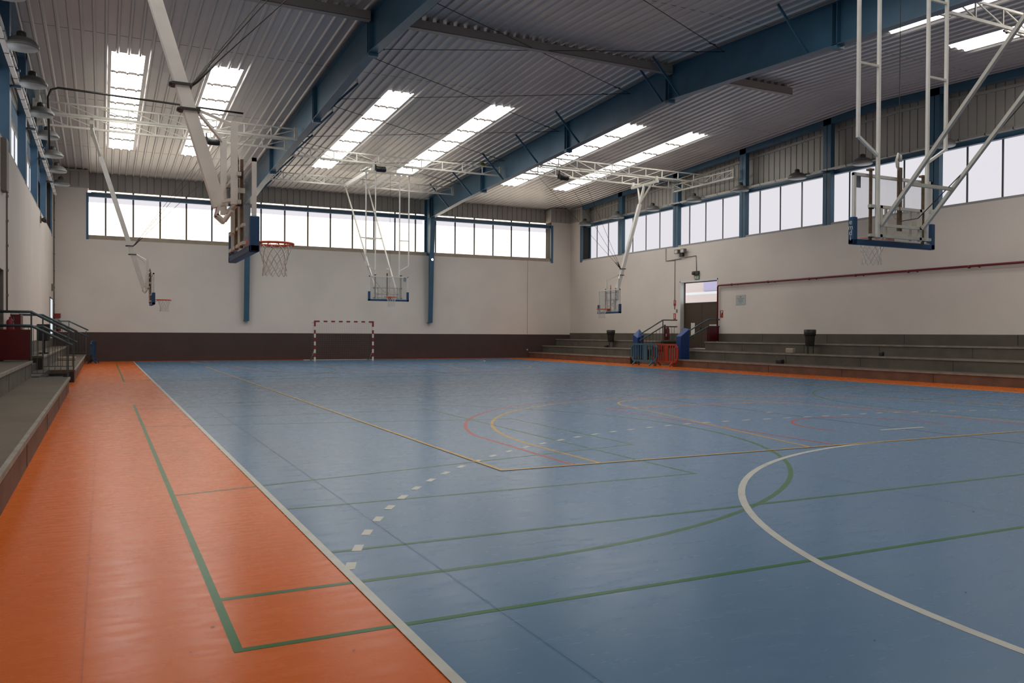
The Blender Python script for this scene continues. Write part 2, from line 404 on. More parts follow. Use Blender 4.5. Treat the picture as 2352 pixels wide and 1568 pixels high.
# ================================================================== ROOF DECK
SKX = [(-1.10, -.15), (1.85, 2.80), (7.75, 8.70), (11.80, 12.75), (17.90, 18.85), (21.10, 22.05)]
SKY = [(26.4, 38.4), (2.4, 14.4)]
XD0, XD1, YD0, YD1 = XGL-.2, XGR+.2, YF-.4, YG+.3
PITCH_R = .95/3
d = B()
xs0 = SKX[0][0] - PITCH_R*math.ceil((SKX[0][0]-XD0)/PITCH_R)
blocks = []
x = xs0
def in_sky(xa, xb): return any(xa > a-.02 and xb < b+.02 for a, b in SKX)
cuts = sorted([XD0]+[v for ab in SKX for v in ab]+[XD1])
cells = []
for a, b in zip(cuts, cuts[1:]):
    n = max(1, round((b-a)/PITCH_R)); p = (b-a)/n
    for i in range(n): cells.append((a+i*p, a+(i+1)*p))
RB = .045
def deck_cell(mb, xa, xb, y0, y1, m, dz=0., sub=1):
    """one trapezoid corrugation; the narrow rib hangs down"""
    p = xb-xa; prof = [(xa, 0), (xa+p*.36, 0), (xa+p*.46, -RB), (xa+p*.60, -RB), (xa+p*.70, 0), (xb, 0)]
    for (u, a), (v, b_) in zip(prof, prof[1:]):
        mb.face([(u, y0, roof(y0)+a+dz), (u, y1, roof(y1)+a+dz), (v, y1, roof(y1)+b_+dz), (v, y0, roof(y0)+b_+dz)], m)
for xa, xb in cells:
    sky = in_sky(xa, xb)
    ys = [YD0, 2.4, 14.4, YR, 26.4, 38.4, YD1]
    for y0, y1 in zip(ys, ys[1:]):
        if sky and (y0, y1) in ((2.4, 14.4), (26.4, 38.4)): continue
        deck_cell(d, xa, xb, y0, y1, m_deck)
for y0 in (25.0, 31.6, 38.6, 9.0, 15.8):       # sheet laps
    d.box((XD0, y0, roof(y0)-.004), (XD1, y0+.012, roof(y0)+.01), m_rod)
# outer skin so no light leaks from above
d.face([(XD0, YD0, roof(YD0)+.25), (XD1, YD0, roof(YD0)+.25), (XD1, YR, roof(YR)+.25), (XD0, YR, roof(YR)+.25)], m_deck)
d.face([(XD0, YR, roof(YR)+.25), (XD1, YR, roof(YR)+.25), (XD1, YD1, roof(YD1)+.25), (XD0, YD1, roof(YD1)+.25)], m_deck)
for x in (XD0, XD1):
    d.face([(x, YD0, 8.2), (x, YR, 8.2), (x, YR, roof(YR)+.25), (x, YD0, roof(YD0)+.25)], m_deck)
    d.face([(x, YR, 8.2), (x, YD1, 8.2), (x, YD1, roof(YD1)+.25), (x, YR, roof(YR)+.25)], m_deck)
struct(d.build('ceiling'))
xn = ['leftmost', 'second from left', 'third from left', 'fourth from left', 'fifth from left', 'rightmost']
xw = ['in the left bay, nearer the left wall', 'in the left bay, nearer the blue beam', 'in the middle bay, left one', 'in the middle bay, right one', 'in the right bay, nearer the blue beam', 'in the right bay, nearer the right wall']
for half, (y0, y1) in enumerate(SKY):
    for i, (xa, xb) in enumerate(SKX):
        if half == 1 and i < 4: pass
        t = thing('skylight', ('bright ribbed roof skylight on the far slope ' if half == 0 else 'bright ribbed roof skylight on the near slope ')+xw[i], 'skylight', ((xa+xb)/2, (y0+y1)/2, roof((y0+y1)/2)), 0, 'translucent roof skylights')
        ox, oy, oz = t.location
        pm = B()
        for k in range(3): deck_cell(pm, xa+k*PITCH_R-ox, xa+(k+1)*PITCH_R-ox, 0, 0, e_sky)
        pm = B(); p3 = (xb-xa)/3
        for k in range(3):
            u0 = xa+k*p3; prof = [(u0, 0), (u0+p3*.36, 0), (u0+p3*.46, -RB), (u0+p3*.60, -RB), (u0+p3*.70, 0), (u0+p3, 0)]
            for (u, a), (v, b_) in zip(prof, prof[1:]):
                pm.face([(u-ox, y0-oy, roof(y0)+a-oz), (u-ox, y1-oy, roof(y1)+a-oz), (v-ox, y1-oy, roof(y1)+b_-oz), (v-ox, y0-oy, roof(y0)+b_-oz)], e_sky)
        pm.build('skylight_sheet', e_sky, t)
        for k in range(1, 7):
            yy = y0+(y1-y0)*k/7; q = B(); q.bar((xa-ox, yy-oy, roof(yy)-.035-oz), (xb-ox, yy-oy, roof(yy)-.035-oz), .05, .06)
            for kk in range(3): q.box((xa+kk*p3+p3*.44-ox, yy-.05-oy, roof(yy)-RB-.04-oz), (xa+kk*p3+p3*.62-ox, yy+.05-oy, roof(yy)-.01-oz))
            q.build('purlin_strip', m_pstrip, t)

# ================================================================== WINDOW BANDS
wn = [0]
def window_back(x0, x1, mulls):
    wn[0] += 1; t = struct(empty('window_%d' % wn[0], ((x0+x1)/2, YG, ZS))); ox, oy, oz = t.location
    edges = [x0]+[m_ for m_ in mulls if x0 < m_ < x1]+[x1]
    for a, b in zip(edges, edges[1:]):
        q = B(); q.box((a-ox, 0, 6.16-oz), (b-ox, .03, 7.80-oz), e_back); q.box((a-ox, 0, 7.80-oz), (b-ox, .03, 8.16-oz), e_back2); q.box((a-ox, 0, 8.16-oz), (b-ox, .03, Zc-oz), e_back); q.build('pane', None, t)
    for m_ in edges[1:-1]:
        q = B(); q.box((m_-.038-ox, -.05, 6.16-oz), (m_+.038-ox, -.002, Zc-oz)); q.build('mullion', m_mullb, t)
    q = B(); q.raw([(x0-ox, YB+.012-oy, ZS+.004-oz), (x1-ox, YB+.012-oy, ZS+.004-oz), (x1-ox, YB+.10-oy, 6.13-oz), (x0-ox, YB+.10-oy, 6.13-oz), (x0-ox, YB+.012-oy, ZS-.10-oz), (x1-ox, YB+.012-oy, ZS-.10-oz), (x1-ox, 0, ZS-.10-oz), (x0-ox, 0, ZS-.10-oz)],
        [(0,1,2,3), (4,7,6,5), (0,4,5,1), (1,5,6,2), (2,6,7,3), (3,7,4,0)]); q.box((x0-ox, YB+.09-oy, ZS-.05-oz), (x1-ox, 0, 6.13-oz)); q.build('window_sill', m_sill, t)
mB = [-1.21+1.243*i for i in range(0, 20)]
window_back(WX0, XA-.12, mB); window_back(XA+.12, XB-.12, mB); window_back(XB+.12, WX1, mB)
h = B()
hb = [(WX0, XA-.13), (XA+.13, XB-.13), (XB+.13, WX1-.02)]
for i, (a, b) in enumerate(hb):
    q = B(); q.box((a+.03, YB+.06, 7.98), (b-.01, YB+.22, 8.17), m_blue_l); q.box((a+.15, YB-.02, 8.16), (b-.05, YB+.26, 8.20), m_trim)
    if i == 0: q.face([(a+.03, YB+.05, 8.04), (a+.4, YB-.02, 8.15), (a+.03, YB-.02, 8.15)], m_blue)
    tag(q.build('window_head_beam'), ['blue horizontal steel beam across the back window band, left bay', 'blue horizontal steel beam across the back window band, between the two blue columns', 'blue horizontal steel beam across the back window band, right bay'][i], 'beam', 'blue head beams of the back windows')
# jambs of the openings
j = B()
j.box((WX0-.06, YB-.012, ZS-.02), (WX0+.05, YB+.06, 8.16), m_blue_l)
j.box((WX1-.06, YB-.012, ZS-.08), (WX1+.10, YB+.06, 8.16), m_blue_l)
j.box((WX1-.02, YB+.06, ZS-.05), (WX1+.02, YG, 8.4), m_louv); j.box((WX0-.04, YB+.06, ZS-.05), (WX0, YG, 8.4), m_louv)
struct(j.build('trim_4'))
def window_side(side, y0, y1, mulls):
    wn[0] += 1; g = XGR if side > 0 else XGL; p = XR if side > 0 else XL
    t = struct(empty('window_%d' % wn[0], (g, (y0+y1)/2, ZS))); ox, oy, oz = t.location
    e = e_side if side > 0 else e_left
    edges = [y0]+[m_ for m_ in mulls if y0+.05 < m_ < y1-.05]+[y1]
    for a, b in zip(edges, edges[1:]):
        q = B(); q.box((0, a-oy, 6.05-oz), (.03*side, b-oy, 8.26-oz)); q.build('pane', e, t)
    for m_ in edges[1:-1]:
        q = B(); q.box((-.03*side, m_-.03-oy, 6.05-oz), (-.002*side, m_+.03-oy, 8.26-oz)); q.build('mullion', m_mull, t)
    q = B(); dx = p-ox+.012*side
    q.raw([(dx, y0-oy, ZS+.004-oz), (dx, y1-oy, ZS+.004-oz), (0, y1-oy, 6.07-oz), (0, y0-oy, 6.07-oz), (dx, y0-oy, ZS-.10-oz), (dx, y1-oy, ZS-.10-oz), (0, y1-oy, ZS-.10-oz), (0, y0-oy, ZS-.10-oz)],
        [(0,1,2,3), (4,7,6,5), (0,4,5,1), (1,5,6,2), (2,6,7,3), (3,7,4,0)]); q.box((dx+.002*side, y0-oy, ZS-.02-oz), (dx+.06*side, y1-oy, ZS+.085-oz)); q.build('window_sill', m_sill2, t)
PIL = [37.45, 32.38, 27.43, 22.50, 17.68, 12.8, 7.9, 3.0]
mS = [40.79-1.262*i for i in range(0, 36)]
pe = [RW1]+PIL+[YF]
for side in (1, -1):
    for a, b in zip(pe, pe[1:]): window_side(side, b, a, mS)
ee = B()
for side, p, g in ((1, XR, XGR), (-1, XL, XGL)):
    ee.box((p-.012*side, RW1-.06, ZS-.08), (p+.05*side, RW1+.20, 8.2), m_blue_l)
    ee.box((p+.05*side, RW1-.02, ZS-.05), (g, RW1+.02, 8.4), m_louv)
    ee.box((g-.06*side, RW1-.10, 6.0), (g, RW1, 8.3), m_blue)
struct(ee.build('trim_5'))
for side, p, nm in ((1, XR, 'right'), (-1, XL, 'left')):
    # wall columns
    proto = None
    for i, y in enumerate(PIL):
        if side < 0 and i > 4: continue
        zt = roof(y)-.05
        q = B(); w2 = .20
        q.box((p, y-w2, ZS), (p+.016*side, y+w2, zt)); q.box((p+.20*side, y-w2, ZS), (p+.216*side, y+w2, zt)); q.box((p, y-.012, ZS), (p+.216*side, y+.012, zt))
        q.box((p+.005*side, y-w2-.004, ZS), (p+.21*side, y-w2+.012, zt))
        tag(q.build('wall_column', m_blue_l if side < 0 else m_blue), 'blue steel column between windows on the %s wall, %s from the far corner' % (nm, nth(i)), 'column', 'blue columns of the %s wall' % nm)
    # edge beam under the deck
    q = B()
    for ya, yb in ((YF, YR), (YR, RW1)):
        q.bar((p+.1*side, ya, roof(ya)-.17), (p+.1*side, yb, roof(yb)-.17), .20, .26, m_blue)
    q.build_ = None
    tag(q.build('edge_beam'), 'dark blue sloping edge beam along the top of the %s wall' % nm, 'beam', 'blue edge beams under the roof')
    # head beam
    q = B(); q.box((p+.22*side, YF, 7.97), (p+.40*side, RW1-.05, 8.14), m_blue)
    tag(q.build('window_head_beam'), 'long blue steel beam across the window tops of the %s wall' % nm, 'beam')
    # cable tray on brackets
    t = thing('cable_tray', 'long grey cable tray along the window tops of the %s wall' % nm, 'cable tray', (p-.10*side, 20, 8.12))
    q = B(); q.box((-.05, YF+.3-20, -.02), (.05, 21.5, .05)); q.build('tray', m_ltray, t)
    q = B(); q.box((-.055, -.015, -.028), (.055, .015, .056)); cl = q.build('clip', m_rod, t); cl.location = (0, -19.5, 0)
    for k in range(1, 44): c2 = cl.copy(); COL.objects.link(c2); c2.location = (0, -19.5+k*.95, 0)
    for k, y in enumerate(PIL):
        if y < 12: continue
        q = B(); q.box((-.16, y-20-.05, -.07), (.12*1, y-20+.05, -.02)); q.build('bracket', m_blue, t)
t = thing('lower_cable_tray', 'pale cable ladder with dark clips running below the left wall lamps', 'cable tray', (XL+.16, 20, 7.72))
q = B(); q.box((-.05, -21, -.03), (.05, 21.4, .03)); q.build('tray', m_white, t)
q = B(); q.box((-.053, -.025, -.033), (.053, .025, .033)); cl = q.build('clip', m_rod, t); cl.location = (0, -20, 0)
for k in range(1, 40): c2 = cl.copy(); COL.objects.link(c2); c2.location = (0, -20+k*1.04, 0)
for y in PIL[:5]:
    q = B(); q.box((-.16, y-20-.05, -.08), (.08, y-20+.05, -.03)); q.build('bracket', m_blue, t)

# ================================================================== STEEL FRAMES
def ibeam_web(mb, xc, pts_top, pts_bot, m, tw=.014):
    n = len(pts_top)
    for i in range(n-1):
        (ya, za), (yb, zb) = pts_top[i], pts_top[i+1]; (yc, zc), (yd, zd) = pts_bot[i], pts_bot[i+1]
        for s_ in (-1, 1):
            X = xc+s_*tw/2; f = [(X, yc, zc), (X, yd, zd), (X, yb, zb), (X, ya, za)]
            mb.face(f if s_ > 0 else f[::-1], m)
def frame(xc, which):
    t = thing('steel_frame', 'deep blue steel roof beam and tapered column, the %s of the two' % which, 'steel frame', (xc, YB, 0), 0, 'blue roof frames')
    o = t.location; FW = .27
    ys = [42.9, 38.0, 34.0, 28.0, YR, 14.0, 8.0, 2.0, YF]
    def zb(y):
        yy = y if y >= YR else 2*YR-y
        return 8.05+(42.4-yy)*(.075) if yy > 38 else (8.38+(38-yy)*.0475)
    top = [(y, roof(y)-.06) for y in ys]; bot = [(y, zb(y)) for y in ys]
    q = B(); ibeam_web(q, 0, [(y-YB, z_) for y, z_ in top], [(y-YB, z_) for y, z_ in bot], m_blue)
    for pts in (top, bot):
        for (ya, za), (yb_, z2) in zip(pts, pts[1:]): q.bar((0, ya-YB, za), (0, yb_-YB, z2), FW, .022, m_blue)
    q.build('roof_beam', m_blue, t)
    q = B()   # tapered column standing out of the wall
    z0, z1 = 2.05, 8.15; yo = .42
    q.raw([(-.007, yo, z0), (-.007, yo, 9.2), (-.007, -.62, 9.2), (-.007, -.62, z1), (-.007, -.27, z0), (.007, yo, z0), (.007, yo, 9.2), (.007, -.62, 9.2), (.007, -.62, z1), (.007, -.27, z0)],
          [(0,4,3,2,1), (5,6,7,8,9)], m_blue)
    q.bar((0, -.27, z0), (0, -.62, z1), FW, .022, m_blue, up=(0,1,0)); q.bar((0, -.62, z1), (0, -.62, 9.2), FW, .022, m_blue, up=(0,1,0))
    q.box((-FW/2, yo-.02, ZS), (FW/2, yo, 9.2), m_blue)
    q.box((-FW/2, -.25, z0), (FW/2, -.005, z0+.02), m_blue)
    q.build('column', m_blue_l, t)
    for y in (35.4, 27.1, 20.4, 13.4, 5.4):
        q = B()
        q.box((-FW/2, y-YB-.09, zb(y)-.10), (FW/2, y-YB+.09, zb(y)+.02)); q.box((-FW/2, y-YB-.09, zb(y)), (FW/2, y-YB-.07, roof(y)-.06)); q.box((-FW/2, y-YB+.07, zb(y)), (FW/2, y-YB+.09, roof(y)-.06))
        q.build('stiffener', m_blue, t)
    for y in (39.7, 36.6, 32.9, 29.5, 26.05, 20.65, 19.75, 14.3, 8.5):
        q = B(); sd = -1 if which == 'right' else 1; q.bar((sd*.12, y-YB, zb(y)+.02), (sd*1.18, y-YB, roof(y)-.03), .075, .03, m_blue, up=(0,1,0)); q.build('flange_brace', m_blue, t)
    return t
frame(XA, 'left'); frame(XB, 'right')

# ridge beams (a purlin between the frames)
for i, (xa, xb) in enumerate(((XL+.1, XA-.15), (XA+.15, XB-.15), (XB+.15, 20.6))):
    q = B(); y = YR-.25
    q.box((xa, y-.10, 9.99), (xb, y+.10, 10.01)); q.box((xa, y-.10, 10.0), (xa+.01, y+.1, 10.24)); q.box((xa, y-.10, 10.0), (xb, y-.085, 10.24)); q.box((xa, y+.085, 10.0), (xb, y+.10, 10.24)); q.box((xb-.01, y-.1, 10.0), (xb, y+.1, 10.24))
    n = int((xb-xa)/.3167)
    for k in range(n): q.box((xa+k*.3167+.1, y-.12, 10.24), (xa+k*.3167+.22, y+.12, roof(y)))
    tag(q.build('ridge_purlin', m_ridge), ['grey steel ridge purlin under the roof, left of the left blue beam', 'long grey steel ridge purlin spanning between the two blue beams', 'short grey steel ridge purlin sticking out right of the right blue beam'][i], 'purlin', 'grey ridge purlins')

# bracing rods
nodes = [2.8, 7.6, 12.6, 17.7, 22.7, 27.8, 33.0, 38.3]
k = 0
bays = [('middle', XA+.02, XB-.02)]
for bay, xa, xb in bays:
    for i in range(len(nodes)-1):
        for dirn in (0, 1):
            ya, yb = (nodes[i], nodes[i+1]) if dirn == 0 else (nodes[i+1], nodes[i])
            q = B(); q.tube([(xa, ya, roof(ya)-.22), (xb, yb, roof(yb)-.22)], .010, 6)
            for f_ in (.08, .92):
                p_ = Vector((xa, ya, roof(ya)-.22)).lerp(Vector((xb, yb, roof(yb)-.22)), f_); q.tube([p_+Vector((-.12, 0, 0)), p_+Vector((.12, 0, 0))], .016, 6)
            tag(q.build('bracing_rod', m_rod), 'dark %s-bay roof bracing rod, %s crossing from the far wall, right end %s' % (bay, nth(len(nodes)-2-i), 'farther' if dirn == 0 else 'nearer'), 'bracing rod', 'crossed bracing rods under the roof')

# ================================================================== LATTICE TRUSSES
def truss(xa, xb, y, zb, hgt, label, group='white lattice trusses under the roof', along='x', n=None, m=m_cream):
    t = thing('lattice_truss', label, 'truss', ((xa+xb)/2, y, zb) if along == 'x' else (y, (xa+xb)/2, zb), 0, group)
    Lh = (xb-xa)/2; n = n or max(4, round((xb-xa)/.95))
    P = (lambda u, z_: (u, 0, z_)) if along == 'x' else (lambda u, z_: (0, u, z_))
    q = B(); q.bar(P(-Lh, 0), P(Lh, 0), .06, .07); q.build('bottom_chord', m, t)
    q = B(); q.bar(P(-Lh+.15, hgt), P(Lh-.15, hgt), .05, .05); q.build('top_chord', m, t)
    for e in (-1, 1):
        q = B(); q.bar(P(e*(Lh-.06), -.05), P(e*(Lh-.06), hgt+.06), .12, .05); q.build('end_plate', m, t)
    for i in range(1, n):
        u = -Lh+2*Lh*i/n
        q = B(); q.bar(P(u, .03), P(u, hgt), .035, .035); q.build('post', m, t)
    for i in range(n):
        u0 = -Lh+2*Lh*i/n; u1 = -Lh+2*Lh*(i+1)/n
        a, b = ((u0, hgt), (u1, .03)) if i < n/2 else ((u0, .03), (u1, hgt))
        q = B(); q.bar(P(*a), P(*b), .028, .028); q.build('diagonal', m, t)
    return t
tz = 8.83
truss(XL+.02, XA-.14, 29.6, tz-.10, .36, 'white lattice truss under the left roof bay, nearer of the far pair')
truss(XL+.02, XA-.14, 31.5, tz-.10, .36, 'white lattice truss under the left roof bay, farther of the far pair')
truss(XA+.14, XB-.14, 33.05, tz, .36, 'white lattice truss spanning between the blue beams, nearer one, carrying the far main hoop')
truss(XA+.14, XB-.14, 38.94, tz, .36, 'white lattice truss spanning between the blue beams close to the back windows')
truss(XB+.14, XR-.02, 29.75, tz-.05, .36, 'white lattice truss under the right roof bay, nearer of the far pair')
truss(XB+.14, XR-.02, 31.7, tz-.05, .36, 'white lattice truss under the right roof bay, farther of the far pair')
truss(XB+.14, 24.6, 10.45, 8.75, .42, 'white lattice truss at the top right of the picture, under the near right roof bay')
truss(XB+.14, 24.6, 8.4, 8.75, .42, 'white lattice truss at the near right, mostly beyond the picture edge')
truss(27.63, 32.2, XR-.28, 8.70, .34, 'small white lattice truss along the right wall between two blue columns', along='y', n=6)
truss(27.63, 32.2, XL+.28, 8.62, .34, 'small white lattice truss along the left wall between two blue columns', along='y', n=6)
tag(B().tube([(XL+.55, 28.6, 7.3), (XL+.52, 28.6, 9.0), (XL+.60, 28.65, 9.25), (XL+.8, 28.7, 9.35), (3.2, 29.2, 9.35)], .035, 8).build('hose', m_rod), 'dark hose bent along the top of the left roof truss', 'hose')

# ================================================================== BASKETBALL HOOPS
def net_mesh(mb, c, r0=.225, r1=.135, h=.42, n=12, rows=6, rad=.005):
    for s_ in (1, -1):
        for k in range(n):
            pts = []
            for i in range(rows+1):
                a = 2*math.pi*(k+s_*i*.5)/n; f_ = i/rows; r = r0+(r1-r0)*min(1, f_*1.5)+(.02*f_ if f_ > .7 else 0)
                pts.append((c[0]+r*math.cos(a), c[1]+r*math.sin(a), c[2]-h*f_))
            mb.tube(pts, rad, 3)
def rim_parts(t, c, board_y, bz, m=m_orange_r, padw=.0):
    q = B(); q.tube([(c[0]+.235*math.cos(2*math.pi*k/28), c[1]+.235*math.sin(2*math.pi*k/28), c[2]) for k in range(28)], .013, 8, closed=True)
    q.box((c[0]-.10, board_y-.02, c[2]-.09), (c[0]+.10, board_y, c[2]+.03))
    q.raw([(c[0]-.10, board_y-.02, c[2]+.012), (c[0]+.10, board_y-.02, c[2]+.012), (c[0]+.12, c[1]+.19, c[2]+.012), (c[0]-.12, c[1]+.19, c[2]+.012), (c[0]-.10, board_y-.02, c[2]-.004), (c[0]+.10, board_y-.02, c[2]-.004), (c[0]+.12, c[1]+.19, c[2]-.004), (c[0]-.12, c[1]+.19, c[2]-.004)],
          [(0,1,2,3), (7,6,5,4), (0,4,5,1), (1,5,6,2), (2,6,7,3), (3,7,4,0)])
    for e in (-.09, .09): q.bar((c[0]+e, board_y-.02, c[2]-.085), (c[0]+e*1.3, c[1]+.17, c[2]-.01), .014)
    rim = q.build('rim', m, t)
    q = B(); net_mesh(q, c); q.build('net', m_net, rim)
def board_parts(t, zb, ht=1.05, fr=m_white, detail=True, logo=True):
    """board front at y=0, players at -y"""
    q = B(); q.box((-.88, .004, zb+.03), (.88, .014, zb+ht-.03)); q.build('backboard_pane', g_board, t)
    q = B()
    q.box((-.9, 0, zb+ht-.045), (.9, .05, zb+ht)); q.box((-.9, 0, zb), (.9, .05, zb+.045))
    q.box((-.9, 0, zb), (-.855, .05, zb+ht)); q.box((.855, 0, zb), (.9, .05, zb+ht)); q.build('backboard_frame', fr, t)
    q = B()
    q.box((-.94, -.025, zb-.05), (.94, .075, zb+.035)); q.box((-.94, -.025, zb-.05), (-.845, .075, zb+.37)); q.box((.845, -.025, zb-.05), (.94, .075, zb+.37))
    pad = q.build('edge_padding', m_pad, t, bevel=.012)
    if logo:   # letters on the rear face of the side pad:  e m d i
        for s_ in ('l',):
            cu = bpy.data.curves.new('txt', 'FONT'); cu.body = 'e\nm\nd\ni'; cu.size = .115; cu.space_line = .72; cu.align_x = 'CENTER'; cu.extrude = .001
            tmp = bpy.data.objects.new('tmp', cu); COL.objects.link(tmp)
            dg = bpy.context.evaluated_depsgraph_get(); me = bpy.data.meshes.new_from_object(tmp.evaluated_get(dg)); bpy.data.objects.remove(tmp)
            me.materials.clear(); me.materials.append(m_goalwhite)
            lo = bpy.data.objects.new('maker_lettering', me); COL.objects.link(lo); lo.parent = pad
            lo.rotation_euler = (math.pi/2, 0, math.pi/2); lo.location = (.9415, .025, zb+.255)
    q = B(); q.box((.70, -.004, zb+ht-.22), (.80, -.001, zb+ht-.03), m_blup)
    for k_ in range(4): q.box((.72, -.006, zb+ht-.07-k_*.045), (.78, -.0035, zb+ht-.05-k_*.045), m_goalwhite)
    q.build('board_sticker', None, t)
def main_hoop(loc, rz, label, zoff, cross_t, seat_z):
    t = thing('basketball_hoop', label, 'basketball hoop', loc, rz, 'ceiling-hung main basketball hoops')
    zb = 2.93
    board_parts(t, zb, 1.06, m_white)
    rim_parts(t, (0, -.385, 3.05), -.025, zb)
    for e in (-.60, .60):
        q = B(); q.bar((e, .10, zb+.02), (e, .10, zb+1.12), .035); q.box((e-.045, .05, zb+1.10), (e+.045, .13, zb+1.13)); q.build('guide_rod', m_rust, t)
    q = B(); q.bar((-.04, .11, zb+.10), (-.04, .11, zb+1.20), .055); q.build('centre_post', m_rust, t)
    q = B(); q.tube([(-.04, .11, zb+1.15), (.02, .11, zb+1.22), (.035, .11, zb+1.32), (-.01, .11, zb+1.42), (-.05, .11, zb+1.40), (-.06, .11, zb+1.30)], .022, 8)
    q.tube([(.04, .12, zb+.60), (.10, .12, zb+.40), (.06, .12, zb+.38)], .010, 6); q.build('crank_hook', m_cream, t)
    for nm, z_, ex in (('upper', zb+.54, .70), ('middle', zb+.26, .52), ('lower', zb+.09, .70)):
        q = B(); q.bar((-ex, .16, z_), (ex, .16, z_), .05, .045); q.build('cross_rail', m_cream, t)
    q = B()
    for e in (-.45, .45): q.bar((e, .16, zb+.05), (e, .16, zb+.56), .05)
    for e in (-.28, .28): q.bar((e, .12, zb+.05), (e, .12, zb+.54), .03)
    q.box((-.16, .06, zb+.08), (.12, .16, zb+.19)); q.build('rear_subframe', m_cream, t)
    q = B()
    for e in (-.62, .62):
        for z_ in (zb+.09, zb+.53): q.box((e-.04, .11, z_-.03), (e+.04, .15, z_+.03))
    q.build('clamp_block', m_black, t)
    zt = seat_z
    for s_ in (-1, 1):
        q = B()
        q.bar((s_*.56, .20, zb+.06), (s_*.56, .20, zt), .045, .045, m_white); q.bar((s_*1.0, .20, 4.48), (s_*1.0, .20, zt), .045, .045, m_white)
        q.bar((s_*1.0, .20, 4.50), (s_*.56, .20, 4.24), .04, .04, m_white)
        for z_ in (5.62, 6.86, 8.05): q.bar((s_*.56, .20, z_), (s_*1.0, .20, z_), .035, .035, m_cream)
        q.build('hanger_ladder', None, t)
    for s_ in (-1, 1):
        P0 = Vector((s_*.47, .20, 3.18)); P1 = Vector((s_*.58, 5.25, 8.75))
        q = B(); q.bar(P0, P1, .055, .05); q.build('diagonal_strut', m_cream, t)
        q = B(); q.bar((s_*.55, .75, zt+.20), (s_*.57, 5.34, zt+.20), .12, .16); q.build('carrier_rail', m_white, t)
    a = Vector((-.47, .20, 3.18)).lerp(Vector((-.58, 5.25, 8.75)), cross_t); b = Vector((.47, .20, 3.18)).lerp(Vector((.58, 5.25, 8.75)), cross_t)
    q = B(); q.bar(a, b, .05, .05); q.build('strut_tie', m_cream, t)
    q = B(); q.bar((-1.25, .20, zt), (1.25, .20, zt), .09, .09)
    for e in (-1.15, 1.15): q.box((e-.05, -.62, zt-.03), (e+.05, .28, zt+.03)); 
    for e in (-.9, 0, .9): q.bar((e, -.55, zt), (e, -.55, zt+.26), .04)
    q.build('hanger_beam', m_cream, t)
    q = B(); q.tube([(.12, .22, zt), (.12, .22, 3.9), (.10, .24, 3.3)], .006, 5)
    q.tube([(.10, .24, 3.26), (-.10, .4, 3.3), (-.50, .9, 4.0), (-.75, 2.4, 5.6)], .008, 5); q.build('winch_cable', m_rod, t)
    return t
main_hoop((10.10, 33.6, 0), 0, 'clear-board basketball hoop facing the camera, hung before the far windows', 0, .50, 8.62)
main_hoop((9.95, 7.2, 0), math.pi, 'large near right basketball hoop seen from behind on tall white frames', 0, .10, 8.62)

